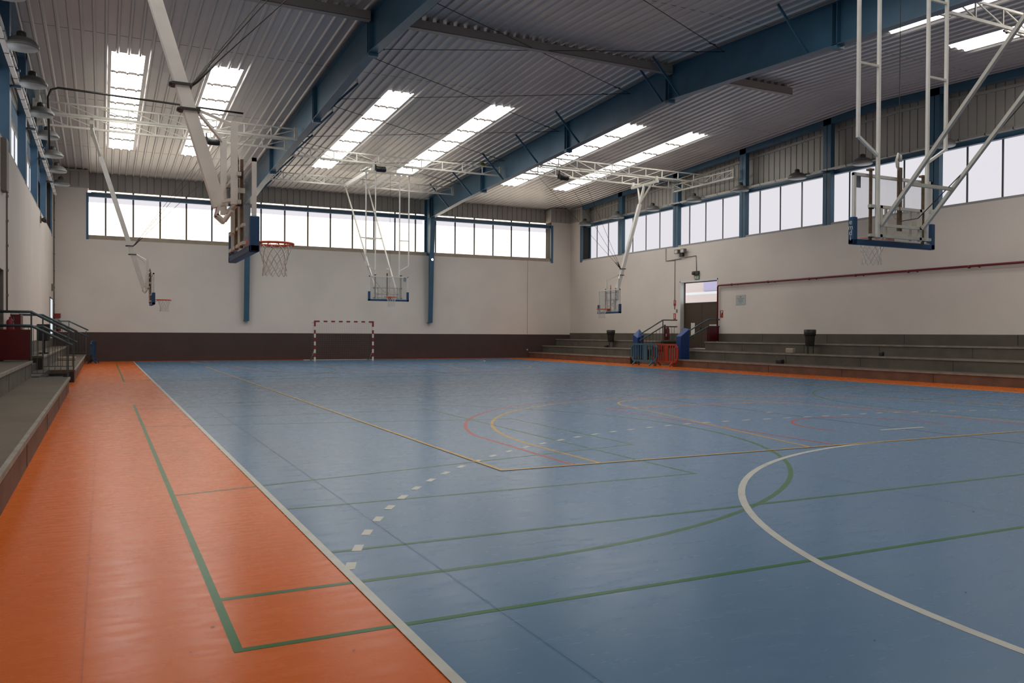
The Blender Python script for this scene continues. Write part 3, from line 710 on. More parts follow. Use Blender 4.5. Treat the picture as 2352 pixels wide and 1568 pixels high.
def side_hoop(loc, rz, label):
    """pivoting boom hoop facing local +x; loc x = board back plane"""
    t = thing('side_basketball_hoop', label, 'basketball hoop', loc, rz, 'side basketball hoops on white booms')
    X = .24          # board plane offset from the origin
    bt = empty('board_unit'); bt.parent = t; bt.location = (X+.05, 0, 0); bt.rotation_euler = (0, 0, math.pi/2)
    bpy.data.objects.remove(bt)
    zb = 2.47; ht = 1.06
    # the board is built turned by hand: (u across, d depth) -> (x = X+.05-d, y = u)
    def bx(mb, u0, u1, d0, d1, z0, z1, m=None): mb.box((X+.05-d0, u0, z0), (X+.05-d1, u1, z1), m)
    q = B(); bx(q, -.88, .88, .004, .014, zb+.03, zb+ht-.03); q.build('backboard_pane', g_board, t)
    q = B(); bx(q, -.9, .9, 0, .05, zb+ht-.045, zb+ht); bx(q, -.9, .9, 0, .05, zb, zb+.045); bx(q, -.9, -.855, 0, .05, zb, zb+ht); bx(q, .855, .9, 0, .05, zb, zb+ht); q.build('backboard_frame', m_white, t)
    q = B(); bx(q, -.94, .94, -.03, .08, zb-.05, zb+.035); bx(q, -.94, -.845, -.03, .08, zb-.05, zb+.37); bx(q, .845, .94, -.03, .08, zb-.05, zb+.37); q.build('edge_padding', m_pad, t, bevel=.012)
    c = (X+.05+.375, 0, 2.62)
    q = B(); q.tube([(c[0]+.235*math.cos(2*math.pi*k/28), .235*math.sin(2*math.pi*k/28), c[2]) for k in range(28)], .016, 8, closed=True)
    q.box((X+.05, -.10, c[2]-.09), (X+.075, .10, c[2]+.03)); q.box((X+.06, -.11, c[2]-.004), (c[0]-.20, .11, c[2]+.014))
    for e in (-.09, .09): q.bar((X+.07, e, c[2]-.085), (c[0]-.18, e*1.3, c[2]-.01), .014)
    for k_ in range(12): q.box((c[0]+.235*math.cos(k_*math.pi/6)-.006, .235*math.sin(k_*math.pi/6)-.006, c[2]-.03), (c[0]+.235*math.cos(k_*math.pi/6)+.006, .235*math.sin(k_*math.pi/6)+.006, c[2]))
    rim = q.build('rim', m_orange_r, t)
    q = B(); net_mesh(q, c); q.build('net', m_net, rim)
    for e in (-.42, .42):
        q = B(); q.bar((X-.05, e, zb+.03), (X-.05, e, zb+ht+.06), .035); q.build('guide_rod', m_rust, t)
    q = B(); q.bar((X-.05, 0, zb+.05), (X-.05, 0, zb+ht+.05), .045); q.tube([(X-.05, 0, zb+ht), (X-.03, .04, zb+ht+.12), (X-.05, .0, zb+ht+.2), (X-.08, -.03, zb+ht+.1)], .016, 6); q.build('crank_hook', m_rust, t)
    for e in (-.50, .50):
        q = B(); q.bar((X-.15, e, zb+.55), (X-.15, e, 4.02), .075, .075); q.build('upright_post', m_white, t)
    q = B()
    for z_ in (zb+.58, zb+.92): q.bar((X-.10, -.56, z_), (X-.10, .56, z_), .05, .045)
    for e in (-.30, .30): q.bar((X-.06, e, zb+.05), (X-.06, e, zb+.60), .035, .035)
    q.bar((X-.05, -.62, zb+.08), (X-.05, .62, zb+.08), .04); q.bar((X-.05, -.62, zb+.3), (X-.05, .62, zb+.3), .035)
    for e in (-.45, .45): q.box((X-.15, e-.03, zb+.70), (X-.02, e+.03, zb+.76))
    q.build('rear_subframe', m_cream, t)
    q = B()
    for e in (-.44, .44):
        for z_ in (zb+.58, zb+.93): q.box((X-.12, e-.035, z_-.035), (X-.05, e+.035, z_+.035))
    q.build('clamp_block', m_black, t)
    B0 = Vector((-1.68, 0, 8.50)); B1 = Vector((-.02, 0, 3.05)); PT = lambda z_: B0.lerp(B1, (8.5-z_)/(8.5-3.05))
    q = B(); q.bar(PT(7.6), B1, .15, .15, up=(0,1,0)); boom = q.build('boom', m_white, t)
    q = B(); q.bar(B0+Vector((.02,0,0)), PT(7.55), .10, .10, up=(0,1,0)); q.bar((-1.68, -.55, 8.5), PT(7.62), .07, .07); q.bar((-1.68, .55, 8.5), PT(7.62), .07, .07); q.build('boom_fork', m_cream, t)
    q = B(); q.bar((-1.68, -1.05, 8.55), (-1.68, 1.05, 8.55), .12, .12)
    for e in (-.95, .95): q.bar((-1.68, e, 8.52), (-1.68, e, 8.80), .10, .10)
    q.build('pivot_beam', m_cream, t)
    for z_ in (4.52, 4.22):
        P = PT(z_); q = B(); q.box((P.x-.12, -.10, z_-.015), (P.x+.12, .10, z_+.015)); q.tube([(P.x-.13, -.06, z_), (P.x-.13, .06, z_)], .02, 6); q.build('collar', m_dgrey, boom)
    for e in (-.50, .50):
        q = B(); q.bar((PT(4.22).x+.11, e*.1, 4.22), (X-.16, e, 3.98), .035, .035); q.build('stay_strut', m_white, t)
    q = B()
    for e in (-.10, .10):
        q.bar((-.03, e, 3.06), (-.06, e, 2.93), .035); q.bar((-.06, e, 2.94), (.03, e, 2.86), .035); q.bar((.03, e, 2.86), (X-.14, e*2.2, 2.98), .035); q.bar((0, e, 3.1), (X-.14, e*2.2, 3.12), .035)
    q.build('tilt_linkage', m_white, t)
    P = PT(4.52)
    for e, bx_ in ((-1, 3.7), (0, 2.85), (1, 2.5)):
        a = Vector((P.x+.10, 0, 4.52)); b = Vector((bx_, e*.95, 8.80)); d_ = (b-a)
        q = B(); q.tube([a+d_*.07, b], .007, 5); q.build('stay_cable', m_rod, t)
        q = B(); q.tube([a, a+d_*.02+Vector((0, 0, -.02)), a+d_*.07], .017, 6); q.build('turnbuckle', m_rod, t)
    return t
side_hoop((0, 9.05, 0), 0, 'near left basketball hoop seen edge-on, its thick white boom rising to the roof')
side_hoop((0, 30.65, 0), 0, 'small far left basketball hoop seen edge-on against the back wall')
side_hoop((20.0, 30.50, 0), math.pi, 'far right basketball hoop on a slanting white boom, left of the doorway')
truss(XL+.02, XA-.14, 8.1, 8.75, .36, 'white lattice truss above the near left hoop, nearer one, beyond the picture top')
truss(XL+.02, XA-.14, 10.0, 8.75, .36, 'white lattice truss above the near left hoop, farther one, beyond the picture top')
truss(XA+.14, XB-.14, 7.75, tz, .36, 'white lattice truss above the near main hoop, beyond the picture top')
truss(XA+.14, XB-.14, 1.86, tz, .36, 'white lattice truss behind the near main hoop, beyond the picture top')
def motor(loc, label, rz=0):
    t = thing('winch_motor', label, 'motor', loc, rz, 'black hoop winch motors')
    q = B(); q.lathe([(.10, 0), (.12, .02), (.12, .40), (.09, .44)], (-.22, 0, -.10), 14, axis='x')
    for k_ in range(8): q.lathe([(.127, 0), (.127, .012)], (-.18+k_*.045, 0, -.10), 14, axis='x')
    q.build('motor_body', m_black, t)
    q = B(); q.box((-.30, -.09, -.16), (-.20, .09, .03)); q.bar((-.25, 0, .0), (-.25, 0, .20), .05); q.build('mounting_bracket', m_black, t)
motor((9.55, 33.05, 8.70), 'black ribbed winch motor above the far main hoop')
motor((17.35, 30.6, 8.62), 'black winch motor hanging beside the truss in the right roof bay')
motor((2.35, 30.6, 8.62), 'black winch motor at the truss in the left roof bay, behind the near boom')

# ================================================================== LAMPS
def lamp(loc, side, label, grp):
    t = thing('wall_floodlight', label, 'lamp', loc, 0, grp)
    q = B(); q.lathe([(.36, -.06), (.37, -.05), (.37, .02), (.34, .04), (.31, .10), (.24, .15), (.14, .18)], (0, 0, 0), 20); q.build('reflector', m_lampg, t)
    q = B(); q.lathe([(.10, 0), (.11, .02), (.10, .14), (.05, .17)], (0, 0, .16), 12); q.build('gear_housing', m_dgrey, t)
    q = B(); q.lathe([(.345, 0), (.345, .008)], (0, 0, -.068), 18); q.build('lamp_glass', m_plaq, t)
    q = B(); q.bar((0, 0, .22), (side*.34, 0, .05), .04, .04); q.build('arm', m_dgrey, t)
    return t
LY = [40.6, 37.1, 33.8, 30.4, 27.1, 23.7, 20.4, 17.0]
for i, y in enumerate(LY):
    lamp((XR-.40, y, 8.03), 1, 'grey floodlight above the right wall windows, %s from the far corner' % nth(i), 'floodlights along the right wall')
for i, y in enumerate(LY):
    lamp((XL+.40, y, 8.10), -1, 'grey floodlight above the left wall windows, %s from the far corner' % nth(i), 'floodlights along the left wall')
t = thing('column_glint', 'small round sun glint made as a glowing disc on the right blue column', 'lamp', (XB, YB-.50, 5.66))  # sun glint on the column flange, added as a glowing disc
B().lathe([(.06, .0), (.07, .02), (.06, .05)], (0, -.06, 0), 14, axis='y').build('housing', m_dgrey, t)  # backing ring added behind the glint disc, no real fitting
B().lathe([(.055, .0), (.055, .006)], (0, -.068, 0), 14, axis='y').build('glint_disc', e_glint, t)
def ball(loc, r, label):
    vs = B(); prof = [(r*math.sin(a*math.pi/12), -r*math.cos(a*math.pi/12)) for a in range(1, 12)]
    vs.lathe(prof, loc, 16); return tag(vs.build('ball', m_yel), label, 'ball')
ball((XB-.55, 34.3, 9.53), .125, 'yellow ball stuck under the roof deck beside the right blue beam')

# ================================================================== GOAL
def goal():
    t = thing('handball_goal', 'red and white striped handball goal standing before the brown wall', 'goal', (10, BY1, 0))
    def striped(axis, a0, a1, fx, name, start):
        q = B(); L_ = a1-a0; n = round(L_/.20); s_ = L_/n
        for i in range(n):
            mm = m_goalred if (i+start) % 2 == 0 else m_goalwhite
            u0 = a0+i*s_; u1 = u0+s_
            if axis == 'z': q.box((fx-.04, -.04, u0), (fx+.04, .04, u1), mm)
            else: q.box((u0, -.04, 2.0), (u1, .04, 2.08), mm)
        q.build(name, None, t)
    striped('z', 0, 2.0, -1.54, 'goal_post', 1); striped('z', 0, 2.0, 1.54, 'goal_post', 1)
    q = B(); q.box((-1.58, -.04, 2.0), (-1.30, .04, 2.08), m_goalred); q.box((1.30, -.04, 2.0), (1.58, .04, 2.08), m_goalred)
    n = 13; s_ = 2.6/n
    for i in range(n): q.box((-1.3+i*s_, -.04, 2.0), (-1.3+(i+1)*s_, .04, 2.08), m_goalwhite if i % 2 == 0 else m_goalred)
    for e in (-1, 1): q.box((e*1.54-.041, -.041, 1.78), (e*1.54+.041, .041, 2.0), m_goalred)
    q.build('crossbar', None, t)
    q = B()
    for e in (-1, 1):
        q.tube([(e*1.54, .04, 2.03), (e*1.54, .8, 1.98), (e*1.56, 1.02, .03)], .016, 6) if False else None
        q.tube([(e*1.54, .04, .02), (e*1.54, 1.0, .02)], .018, 6); q.tube([(e*1.54, .04, 2.0), (e*1.56, .62, 1.97)], .013, 6)
        q.tube([(e*1.56, .05, .55), (e*1.56, .75, .03)], .016, 6)
    q.tube([(-1.54, 1.0, .02), (1.54, 1.0, .02)], .02, 6); q.tube([(-1.9, 1.0, .02), (-1.5, 1.0, .02)], .02, 6)
    q.build('rear_frame', m_goalwhite, t)
    q = B(); r = .0022
    for i in range(26):
        x_ = -1.5+3.0*i/25
        q.tube([(x_, .04, 1.99), (x_, .6, 1.93), (x_, .98, .04)], r, 3)
    for i in range(18):
        f_ = i/17; y_ = .6+.38*f_; z_ = 1.93-1.89*f_; q.tube([(-1.54, y_, z_), (1.54, y_, z_)], r, 3)
        for e in (-1, 1): q.tube([(e*1.54, .04, 1.99-1.95*f_), (e*1.54, y_, z_)], r, 3)
    q.build('net', mat('goal_net', (.22, .21, .18), .8), t)
goal()

# ================================================================== BLEACHERS
def tier(t, x0, x1, y0, y1, zt, side, first, low):
    """one step of a stand: x0 = riser face, side = +1 right stand"""
    q = B(); s_ = side
    q.box((x0+.03*s_, y0, low), (x1, y1, zt-.02), m_riser if first else m_conc)
    q.box((x0, y0, zt-.055), (x0+.045*s_, y1, zt), m_nose); q.box((x0+.045*s_, y0, zt-.02), (x1, y1, zt), m_tread)
    q.box((x0+.028*s_, y0, low), (x0+.032*s_, y1, low+.0), m_riser) if False else None
    for ye, yo in ((y0, -.004), (y1, .004)): q.box((x0+.04*s_, ye, low), (x1, ye+yo, zt-.06), m_darkp)
    n = int((y1-y0)/3.6)
    for k_ in range(1, n+1): q.box((x0+.026*s_, y0+k_*3.6, low+.01), (x0+.032*s_, y0+k_*3.6+.015, zt-.06), m_darkp)
    q.build('tier', None, t)
def stand(label, y0, y1, fr, tops, xw, side, extras=None):
    t = thing('concrete_stand', label, 'stand', (fr[0], (y0+y1)/2, 0), 0, 'concrete spectator stands')
    ox, oy, _ = t.location; low = 0
    for i, (x_, z_) in enumerate(zip(fr, tops)):
        tier(t, x_-ox, xw-ox, y0-oy, y1-oy, z_, side, i == 0, low); low = z_
    return t
RF = [22.02, 22.95, 23.90]; RT = [.34, .74, 1.14]
stand('long grey concrete stand with three steps along the right wall, nearer than the doorway', YF+.05, 28.75, RF, RT, XR-.004, 1)
stand('grey concrete stand with three steps on the right wall, between the doorway and far corner', 32.15, YB-.005, RF, RT, XR-.004, 1)
LF = [-2.04, -2.83]; LT = [.36, .76]
stand('near left concrete stand with a brown front and two steps, cut by the picture edge', YF+.05, 20.75, LF, LT, XL+.004, -1)
stand('far left concrete stand with two steps running to the back wall', 24.9, YB-.005, LF, LT, XL+.004, -1)
# stairs in the gaps
q = B(); q.box((22.6, 28.76, 0), (XR-.004, 32.14, .20)); q.box((23.2, 28.76, .2), (XR-.004, 32.14, .40)); q.box((23.7, 28.76, .4), (XR-.004, 32.14, .60)); q.box((24.15, 28.76, .6), (XR-.004, 32.14, .78))
tag(q.build('stair_flight', m_conc), 'concrete steps rising to the brown doors in the right wall', 'stairs')
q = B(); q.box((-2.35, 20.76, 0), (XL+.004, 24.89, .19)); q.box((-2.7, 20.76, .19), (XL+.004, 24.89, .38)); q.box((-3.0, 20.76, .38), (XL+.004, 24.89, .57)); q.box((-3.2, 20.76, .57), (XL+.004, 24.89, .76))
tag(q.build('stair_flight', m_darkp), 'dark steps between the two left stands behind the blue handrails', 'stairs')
# grubby chipped paint spots along the right stand
for (x_, y_, z_, sx, sz, lab) in ((RF[1]+.02, 22.9, .42, .45, .14, 'dark stain patch low on the right stand, below the black bin'),):
    pass

# ================================================================== RAILINGS
def railing(label, y, x_end, x_top, x_wall, zlow, ztop_l, ztop_u, zbase, panel=None, side=-1, bars=True, gap=.31, pr=.033, group='blue stair railings', z_post=.36, z_lvl=.76):
    """handrail pair: level from the wall, then falling towards the court"""
    t = thing('stair_railing', label, 'railing', (x_end, y, z_post), 0, group); ox, oy, oz = t.location
    P = lambda x_, z_, dy=0: (x_-ox, dy, z_-oz)
    q = B(); q.tube([P(x_wall, ztop_u), P(x_top, ztop_u), P(x_end, zlow+gap)], pr, 10); q.build('upper_handrail', m_rail, t)
    q = B(); q.tube([P(x_wall, ztop_u-gap-.02), P(x_top, ztop_u-gap-.02), P(x_end, zlow)], pr, 10); q.build('lower_handrail', m_rail, t)
    xe = x_end+side*.09
    q = B(); q.bar(P(xe, z_post), P(xe, zlow+gap-.03), .035, .035); q.build('post', m_bar, t)
    q = B(); q.bar(P(x_top, z_lvl), P(x_top, ztop_u-.02), .035, .035); q.build('post', m_bar, t)
    if bars:
        n = 7; zl = lambda x_: (zlow + (ztop_u-gap-.02-zlow)*(x_-x_end)/(x_top-x_end))
        for i in range(1, n):
            x_ = x_end+(x_top-x_end)*i/n
            q = B(); q.bar(P(x_, z_post+.10), P(x_, zl(x_)-.01), .014, .014); q.build('baluster', m_bar, t)
        q = B(); q.bar(P(xe, z_post+.10), P(x_top, z_post+.10), .02, .02)
        q.bar(P(x_top, z_post+.10), P(x_top, z_lvl+.1), .02, .02); q.build('bottom_rail', m_bar, t)
    if panel:
        q = B(); q.box(P(panel[0], panel[2], -.012), P(panel[1], panel[3], .012)); q.build('infill_panel', m_darkred, t)
    else:
        n = 5
        for i in range(1, n):
            x_ = x_top+(x_wall-x_top)*i/n
            q = B(); q.bar(P(x_, z_lvl+.02), P(x_, ztop_u-gap-.03), .014, .014); q.build('baluster', m_bar, t)
    return t
railing('near left teal stair railing with a dark red panel', 20.70, -2.0, -2.86, XL-.14, 1.12, 0, 1.92, .36, panel=(XL-.10, -2.88, .78, 1.50))
railing('left teal stair railing just behind the red-panelled one', 24.95, -2.0, -2.86, XL, 1.14, 0, 1.92, .36)
railing('far left teal stair railing against the brown back wall', 42.2, -1.95, -2.76, XL, 1.20, 0, 1.93, .36, z_lvl=.76)
railing('right teal stair railing with a dark red panel, nearer side of the doors', 28.95, 22.75, 24.30, XR, 1.15, 0, 2.19, .36, panel=(24.20, XR-.02, 1.16, 1.84), side=1, gap=.31, z_lvl=1.14, z_post=.74)
railing('right teal stair railing on the far side of the doors, behind the blue pad', 32.05, 22.55, 23.95, XR-.1, 1.15, 0, 2.19, .36, side=1, gap=.31, z_lvl=1.14, z_post=.74)
# ================================================================== BLUE PADS over railing ends
def pad(label, loc, poly, y0, y1):
    q = B(); q.prism([(x_-loc[0], z_) for x_, z_ in poly], y0-loc[1], y1-loc[1], 'y')
    o = q.build('protective_pad', m_mat, None, bevel=.02); o.location = (loc[0], loc[1], 0)
    return tag(o, label, 'pad', 'blue foam pads over railing ends')
def boxpad(label, x0, x1, y0, y1, z0, zs):
    q = B(); w_, h_ = (x1-x0)/2, (y1-y0)/2
    q.raw([(-w_,-h_,0), (w_,-h_,0), (w_,h_,0), (-w_,h_,0), (-w_,-h_,zs[0]-z0), (w_,-h_,zs[1]-z0), (w_,h_,zs[2]-z0), (-w_,h_,zs[3]-z0)],
          [(0,3,2,1), (4,5,6), (4,6,7), (0,1,5,4), (1,2,6,5), (2,3,7,6), (3,0,4,7)])
    o = q.build('protective_pad', m_mat, None, bevel=.012); o.location = ((x0+x1)/2, (y0+y1)/2, z0)
    return tag(o, label, 'pad', 'blue foam pads over railing ends')
boxpad('blue foam pad with a diamond-shaped slanting top, behind the teal barrier', 22.52, 22.90, 32.20, 32.58, .342, (1.28, 1.44, 1.74, 1.44))
boxpad('blue foam pad with a sloping top, right of the red barrier', 22.23, 22.72, 28.38, 28.73, .342, (1.38, 1.72, 1.78, 1.38))
# ================================================================== PLASTIC BARRIERS
def barrier(label, loc, rz, m, L=1.75, grp='plastic crowd barriers', hgt=1.0):
    t = thing('crowd_barrier', label, 'barrier', loc, rz, grp); h2 = L/2
    q = B(); zt = hgt; c_ = .16
    pts = [(-h2+c_, .22), (-h2, .40), (-h2, zt-c_), (-h2+c_, zt), (h2-c_, zt), (h2, zt-c_), (h2, .40), (h2-c_, .22)]
    for a, b in zip(pts, pts[1:]+pts[:1]): q.bar((a[0], 0, a[1]), (b[0], 0, b[1]), .085, .06, up=(0,1,0))
    q.build('outer_frame', m, t)
    n = 11
    for i in range(1, n):
        x_ = -h2+L*i/n
        if abs(x_+.12) < .18: continue
        q = B(); q.box((x_-.032, -.018, .24), (x_+.032, .018, zt-.04)); q.build('upright_bar', m, t)
    q = B(); q.box((-.26, -.024, .24), (.02, .024, zt-.05)); q.box((-.24, -.03, .62), (.0, .03, zt-.10)); q.build('advert_plate', m, t)
    for e in (-1, 1):
        q = B(); x_ = e*(h2-.33)
        q.bar((x_, 0, .22), (x_-.02, -.18, .02), .07, .05); q.bar((x_, 0, .22), (x_+.02, .18, .02), .07, .05)
        q.box((x_-.06, -.04, .16), (x_+.06, .04, .26)); q.build('foot', m, t)
    return t
barrier('teal plastic crowd barrier in front of the right stairs', (21.40, 30.05, 0), math.radians(90), m_tealp, 2.0)
barrier('red-orange plastic crowd barrier behind the teal one', (21.80, 28.98, 0), math.radians(90), m_redp, 1.85)
barrier('blue plastic crowd barrier seen end-on at the far end of the left stand', (-1.72, 40.4, 0), math.radians(84), m_blup, 1.6)

# ================================================================== BINS on stands
def bin_(label, loc, post=True):
    t = thing('litter_bin', label, 'bin', loc, 0, 'dark litter bins on posts')
    q = B(); q.lathe([(.14, .30), (.17, .34), (.20, .84), (.205, .86)], (0,0,0), 20); q.build('bucket', m_bin, t)
    q = B(); q.lathe([(.205, .70), (.225, .72), (.235, .93), (.21, .95), (.18, .95)], (0,0,0), 20); q.build('bag_rim', m_black, t)
    for a in ((-.13, -.05), (.13, -.05), (0, .13)):
        q = B(); q.bar((a[0], a[1], 0), (a[0], a[1], .34), .028); q.build('leg', m_dgrey, t)
    return t
bin_('dark litter bin standing on the right stand, nearer the camera', (23.62, 22.05, .74))
bin_('small dark litter bin on the right stand, left of the blue pads', (23.62, 36.3, .74))
t = thing('square_bin', 'black square bin on a post behind the left handrails', 'bin', (-2.98, 27.6, .76))
q = B(); q.box((-.19, -.16, .40), (.17, .16, .92)); q.build('bucket', m_black, t, bevel=.02)
q = B(); q.bar((0, 0, .04), (0, 0, .42), .07); q.build('post', m_black, t)
q = B(); q.box((-.13, -.13, 0), (.13, .13, .04)); q.build('base_plate', m_black, t)
for i, (x_, y_, z_, a, b, h_, lab) in enumerate(((23.45, 22.9, .74, .40, .16, .20, 'brown block lying beside the near dark bin on the right stand'), (22.70, 22.7, .34, .30, .20, .16, 'dark crumpled bag on the lowest step of the right stand'),
        (23.5, 36.55, .74, .25, .15, .12, 'small dark block beside the far bin on the right stand'), (-2.55, 33.4, .36, .62, .16, .14, 'flat brown box lying on the far left stand'), (23.5, 18.6, .74, .16, .12, .16, 'small dark pouch on the middle step of the right stand'))):
    q = B(); q.box((-b/2 if x_ > 0 else -a/2, -a/2 if x_ > 0 else -b/2, 0), (b/2 if x_ > 0 else a/2, a/2 if x_ > 0 else b/2, h_))
    o = q.build('block' if i in (0, 2) else ('bag' if i in (1, 4) else 'box'), m_sill if i in (0, 3) else m_black, None, bevel=.03); o.location = (x_, y_, z_); tag(o, lab, 'block' if i in (0, 2) else ('bag' if i in (1, 4) else 'box'))

# ================================================================== RIGHT DOORWAY
t = struct(empty('door_1', (XR+.26, (DY0+DY1)/2, DZ0))); ox, oy, oz = t.location
dm = (DY0+DY1)/2; ZT = 3.06
for a, b in ((DY0+.05, dm-.01), (dm+.01, DY1-.05)):
    q = B(); q.box((-.02, a-oy, .01), (.03, b-oy, ZT-.06-oz)); leaf = q.build('door_leaf', m_door, t)
    q = B(); q.box((-.05, (b-.16 if a < dm-.5 else a+.06)-oy, .95), (-.02, (b-.06 if a < dm-.5 else a+.16)-oy, 1.05)); q.build('door_handle', m_dgrey, leaf)
q = B(); q.box((-.03, DY0-oy, 0), (.03, DY0+.05-oy, DZ1-oz)); q.box((-.03, DY1-.05-oy, 0), (.03, DY1-oy, DZ1-oz)); q.box((-.03, DY0-oy, ZT-.06-oz), (.03, DY1-oy, ZT-oz)); q.box((-.03, DY0-oy, DZ1-.05-oz), (.03, DY1-oy, DZ1-oz)); q.build('door_frame', m_door, t)
q = B(); q.box((0, DY0+.05-oy, ZT-oz), (.02, DY1-.05-oy, DZ1-.05-oz)); q.build('transom_glass', glass('clear_glass', (.8, .85, .9), .06), t)
# street seen through the transom: a pale house
h_ = thing('house_across_the_street', 'pale sunlit house front seen through the glass above the brown doors', 'house', (XR+9, 42, 3))
q = B(); q.box((0, -6, -3), (.3, 5, 9)); q.build('wall', mat('pale_render', (.86, .72, .66), .9), h_)
q = B(); q.box((-.1, -4.2, 1.3), (0, -1.0, 3.2)); q.build('shutter', mat('lilac_shutter', (.60, .54, .76), .8), h_)
q = B(); q.box((-.25, -4.6, 1.1), (0, .9, 1.25)); q.build('ledge', mat('white_ledge', (.95, .95, .95), .8), h_)
q = B(); q.box((-.12, -6, .1), (0, 5, .45)); q.build('band', mat('grey_band', (.62, .58, .70), .8), h_)
q = B(); q.box((-.02, -14, -3), (.28, -6, 9)); q.build('side_wall', mat('white_house_render', (.90, .94, .95), .9), h_)

# lining of the opening
q = B(); q.box((XR-.01, DY0-.05, DZ0+.0), (XR+.23, DY0+.006, DZ1+.06)); q.box((XR-.01, DY1-.006, DZ0), (XR+.23, DY1+.05, DZ1+.06)); q.box((XR-.01, DY0-.05, DZ1-.006), (XR+.23, DY1+.05, DZ1+.06))
struct(q.build('trim_6', mat('white_lining', (.66, .66, .62), .6)))
def plate(name, y0, y1, z0, z1, m, label, cat, marks=(), x_=XR, th=.012, group=None, zc=None):
    q = B(); q.box((x_-th, y0, z0), (x_, y1, z1), m)
    for (a, b, c_, d_, mm) in marks: q.box((x_-th-.003, y0+(y1-y0)*a, z0+(z1-z0)*c_), (x_-th, y0+(y1-y0)*b, z0+(z1-z0)*d_), mm)
    return tag(q.build(name), label, cat, group)
plate('notice', 31.05, 31.35, 1.42, 2.05, m_paper, 'narrow white notice taped on the left brown door', 'notice', x_=XR+.24)
plate('notice', 29.42, 30.02, 1.62, 1.96, m_paper, 'wide white notice taped on the right brown door', 'notice', x_=XR+.24)
plate('plaque', 27.15, 27.80, 2.84, 3.30, m_plaq, 'pale square plaque on the white wall right of the doors', 'plaque', [(.15, .85, .62, .66, m_lampg), (.25, .75, .50, .53, m_lampg), (.25, .75, .40, .43, m_lampg), (.3, .7, .30, .33, m_lampg), (.35, .65, .16, .19, m_lampg), (.44, .56, .74, .86, m_lampg)])
plate('fire_hose_sign', 28.68, 28.88, 2.28, 2.62, m_signr, 'small red fire hose sign just right of the red downpipe', 'sign', [(.15, .65, .45, .92, m_paper), (.15, .45, .45, .68, m_signr), (.12, .88, .06, .30, m_redp)])
plate('fire_alarm_sign', 32.28, 32.46, 2.93, 3.22, m_signr, 'upper small red sign left of the doors', 'sign', [(.25, .75, .40, .90, m_paper), (.40, .60, .52, .78, m_ink)])
plate('extinguisher_sign', 32.28, 32.46, 2.20, 2.55, m_signr, 'lower small red extinguisher sign left of the doors', 'sign', [(.36, .64, .25, .88, m_paper)])
plate('wall_switch', 32.14, 32.26, 2.58, 2.75, m_cond, 'small grey switch box left of the doors', 'switch', x_=XR)
# exit light with conduit, twin emergency lamp
t = thing('exit_light', 'grey emergency light with green exit sign above the brown doors', 'lamp', (XR, 30.62, 4.42))
q = B(); q.box((-.10, -.20, 0), (0, .20, .17)); q.lathe([(.10, 0), (.12, .05), (.10, .16)], (-.06, .16, .0), 10); q.build('housing', m_dgrey, t)
q = B(); q.box((-.03, -.20, -.24), (0, .14, -.02), m_signg); q.box((-.035, -.16, -.20), (-.03, -.02, -.14), m_paper); q.box((-.035, .01, -.20), (-.03, .11, -.06), m_paper); q.box((-.035, -.16, -.12), (-.03, -.04, -.07), m_paper); q.build('exit_sign', None, t)
t = thing('emergency_spotlight', 'twin-headed emergency spotlight high on the white wall above the doors', 'lamp', (XR, 31.75, 5.42))
q = B(); q.box((-.12, -.12, -.02), (0, .12, .22)); q.build('housing', m_dgrey, t)
for e in (-.26, .24):
    q = B(); q.box((-.26, e-.16, .14), (-.10, e+.14, .34)); head = q.build('lamp_head', m_cond, t)
    q = B(); q.box((-.27, e-.12, .16), (-.262, e+.10, .31)); q.build('lens', m_paper, head)
q = B()
cx = XR-.02
for pts in ([(cx, 33.12, 5.92), (cx, 33.12, 5.28), (cx, 31.85, 5.30)], [(cx, 33.02, 5.28), (cx, 32.36, 5.26), (cx, 32.36, 2.75)], [(cx, 31.6, 5.34), (cx, 30.68, 5.36), (cx, 30.64, 4.6)]): q.tube(pts, .016, 6)
tag(q.build('electrical_conduit', m_cond), 'thin grey electrical conduit loop on the right wall around the emergency lamps', 'conduit')
# red fire main
t = thing('fire_pipe', 'long dark red fire pipe along the right wall with a drop beside the doors', 'pipe', (XR-.10, 28.96, 3.80))
q = B(); q.tube([(0, 0, -2.6), (0, 0, -.08), (0, -.03, -.02), (0, -.10, 0), (0, YF+.2-28.96, .05)], .040, 10); q.build('pipe', m_pipe, t)
for k_ in range(13):
    y_ = -1.3-2.35*k_
    q = B(); q.bar((0, y_, -.005), (.09, y_, -.04), .03, .03); q.lathe([(.058, 0), (.058, .05)], (0, y_+.3, 0), 10, axis='y'); q.build('pipe_clip', m_pipe, t)
t = thing('extinguisher_cabinet', 'dark red fire extinguisher hanging on the far side of the doors', 'fire extinguisher', (24.62, 32.55, 1.16))
q = B(); q.lathe([(.09, 0), (.10, .03), (.10, .55), (.05, .66), (.03, .72)], (0, 0, .02), 14); q.build('cylinder', m_darkred, t)
q = B(); q.box((-.105, -.05, .2), (-.09, .05, .34)); q.build('label', m_paper, t)
q = B(); q.box((-.22, -.03, 0), (-.14, .03, .80)); q.build('side_panel', m_darkred, t)

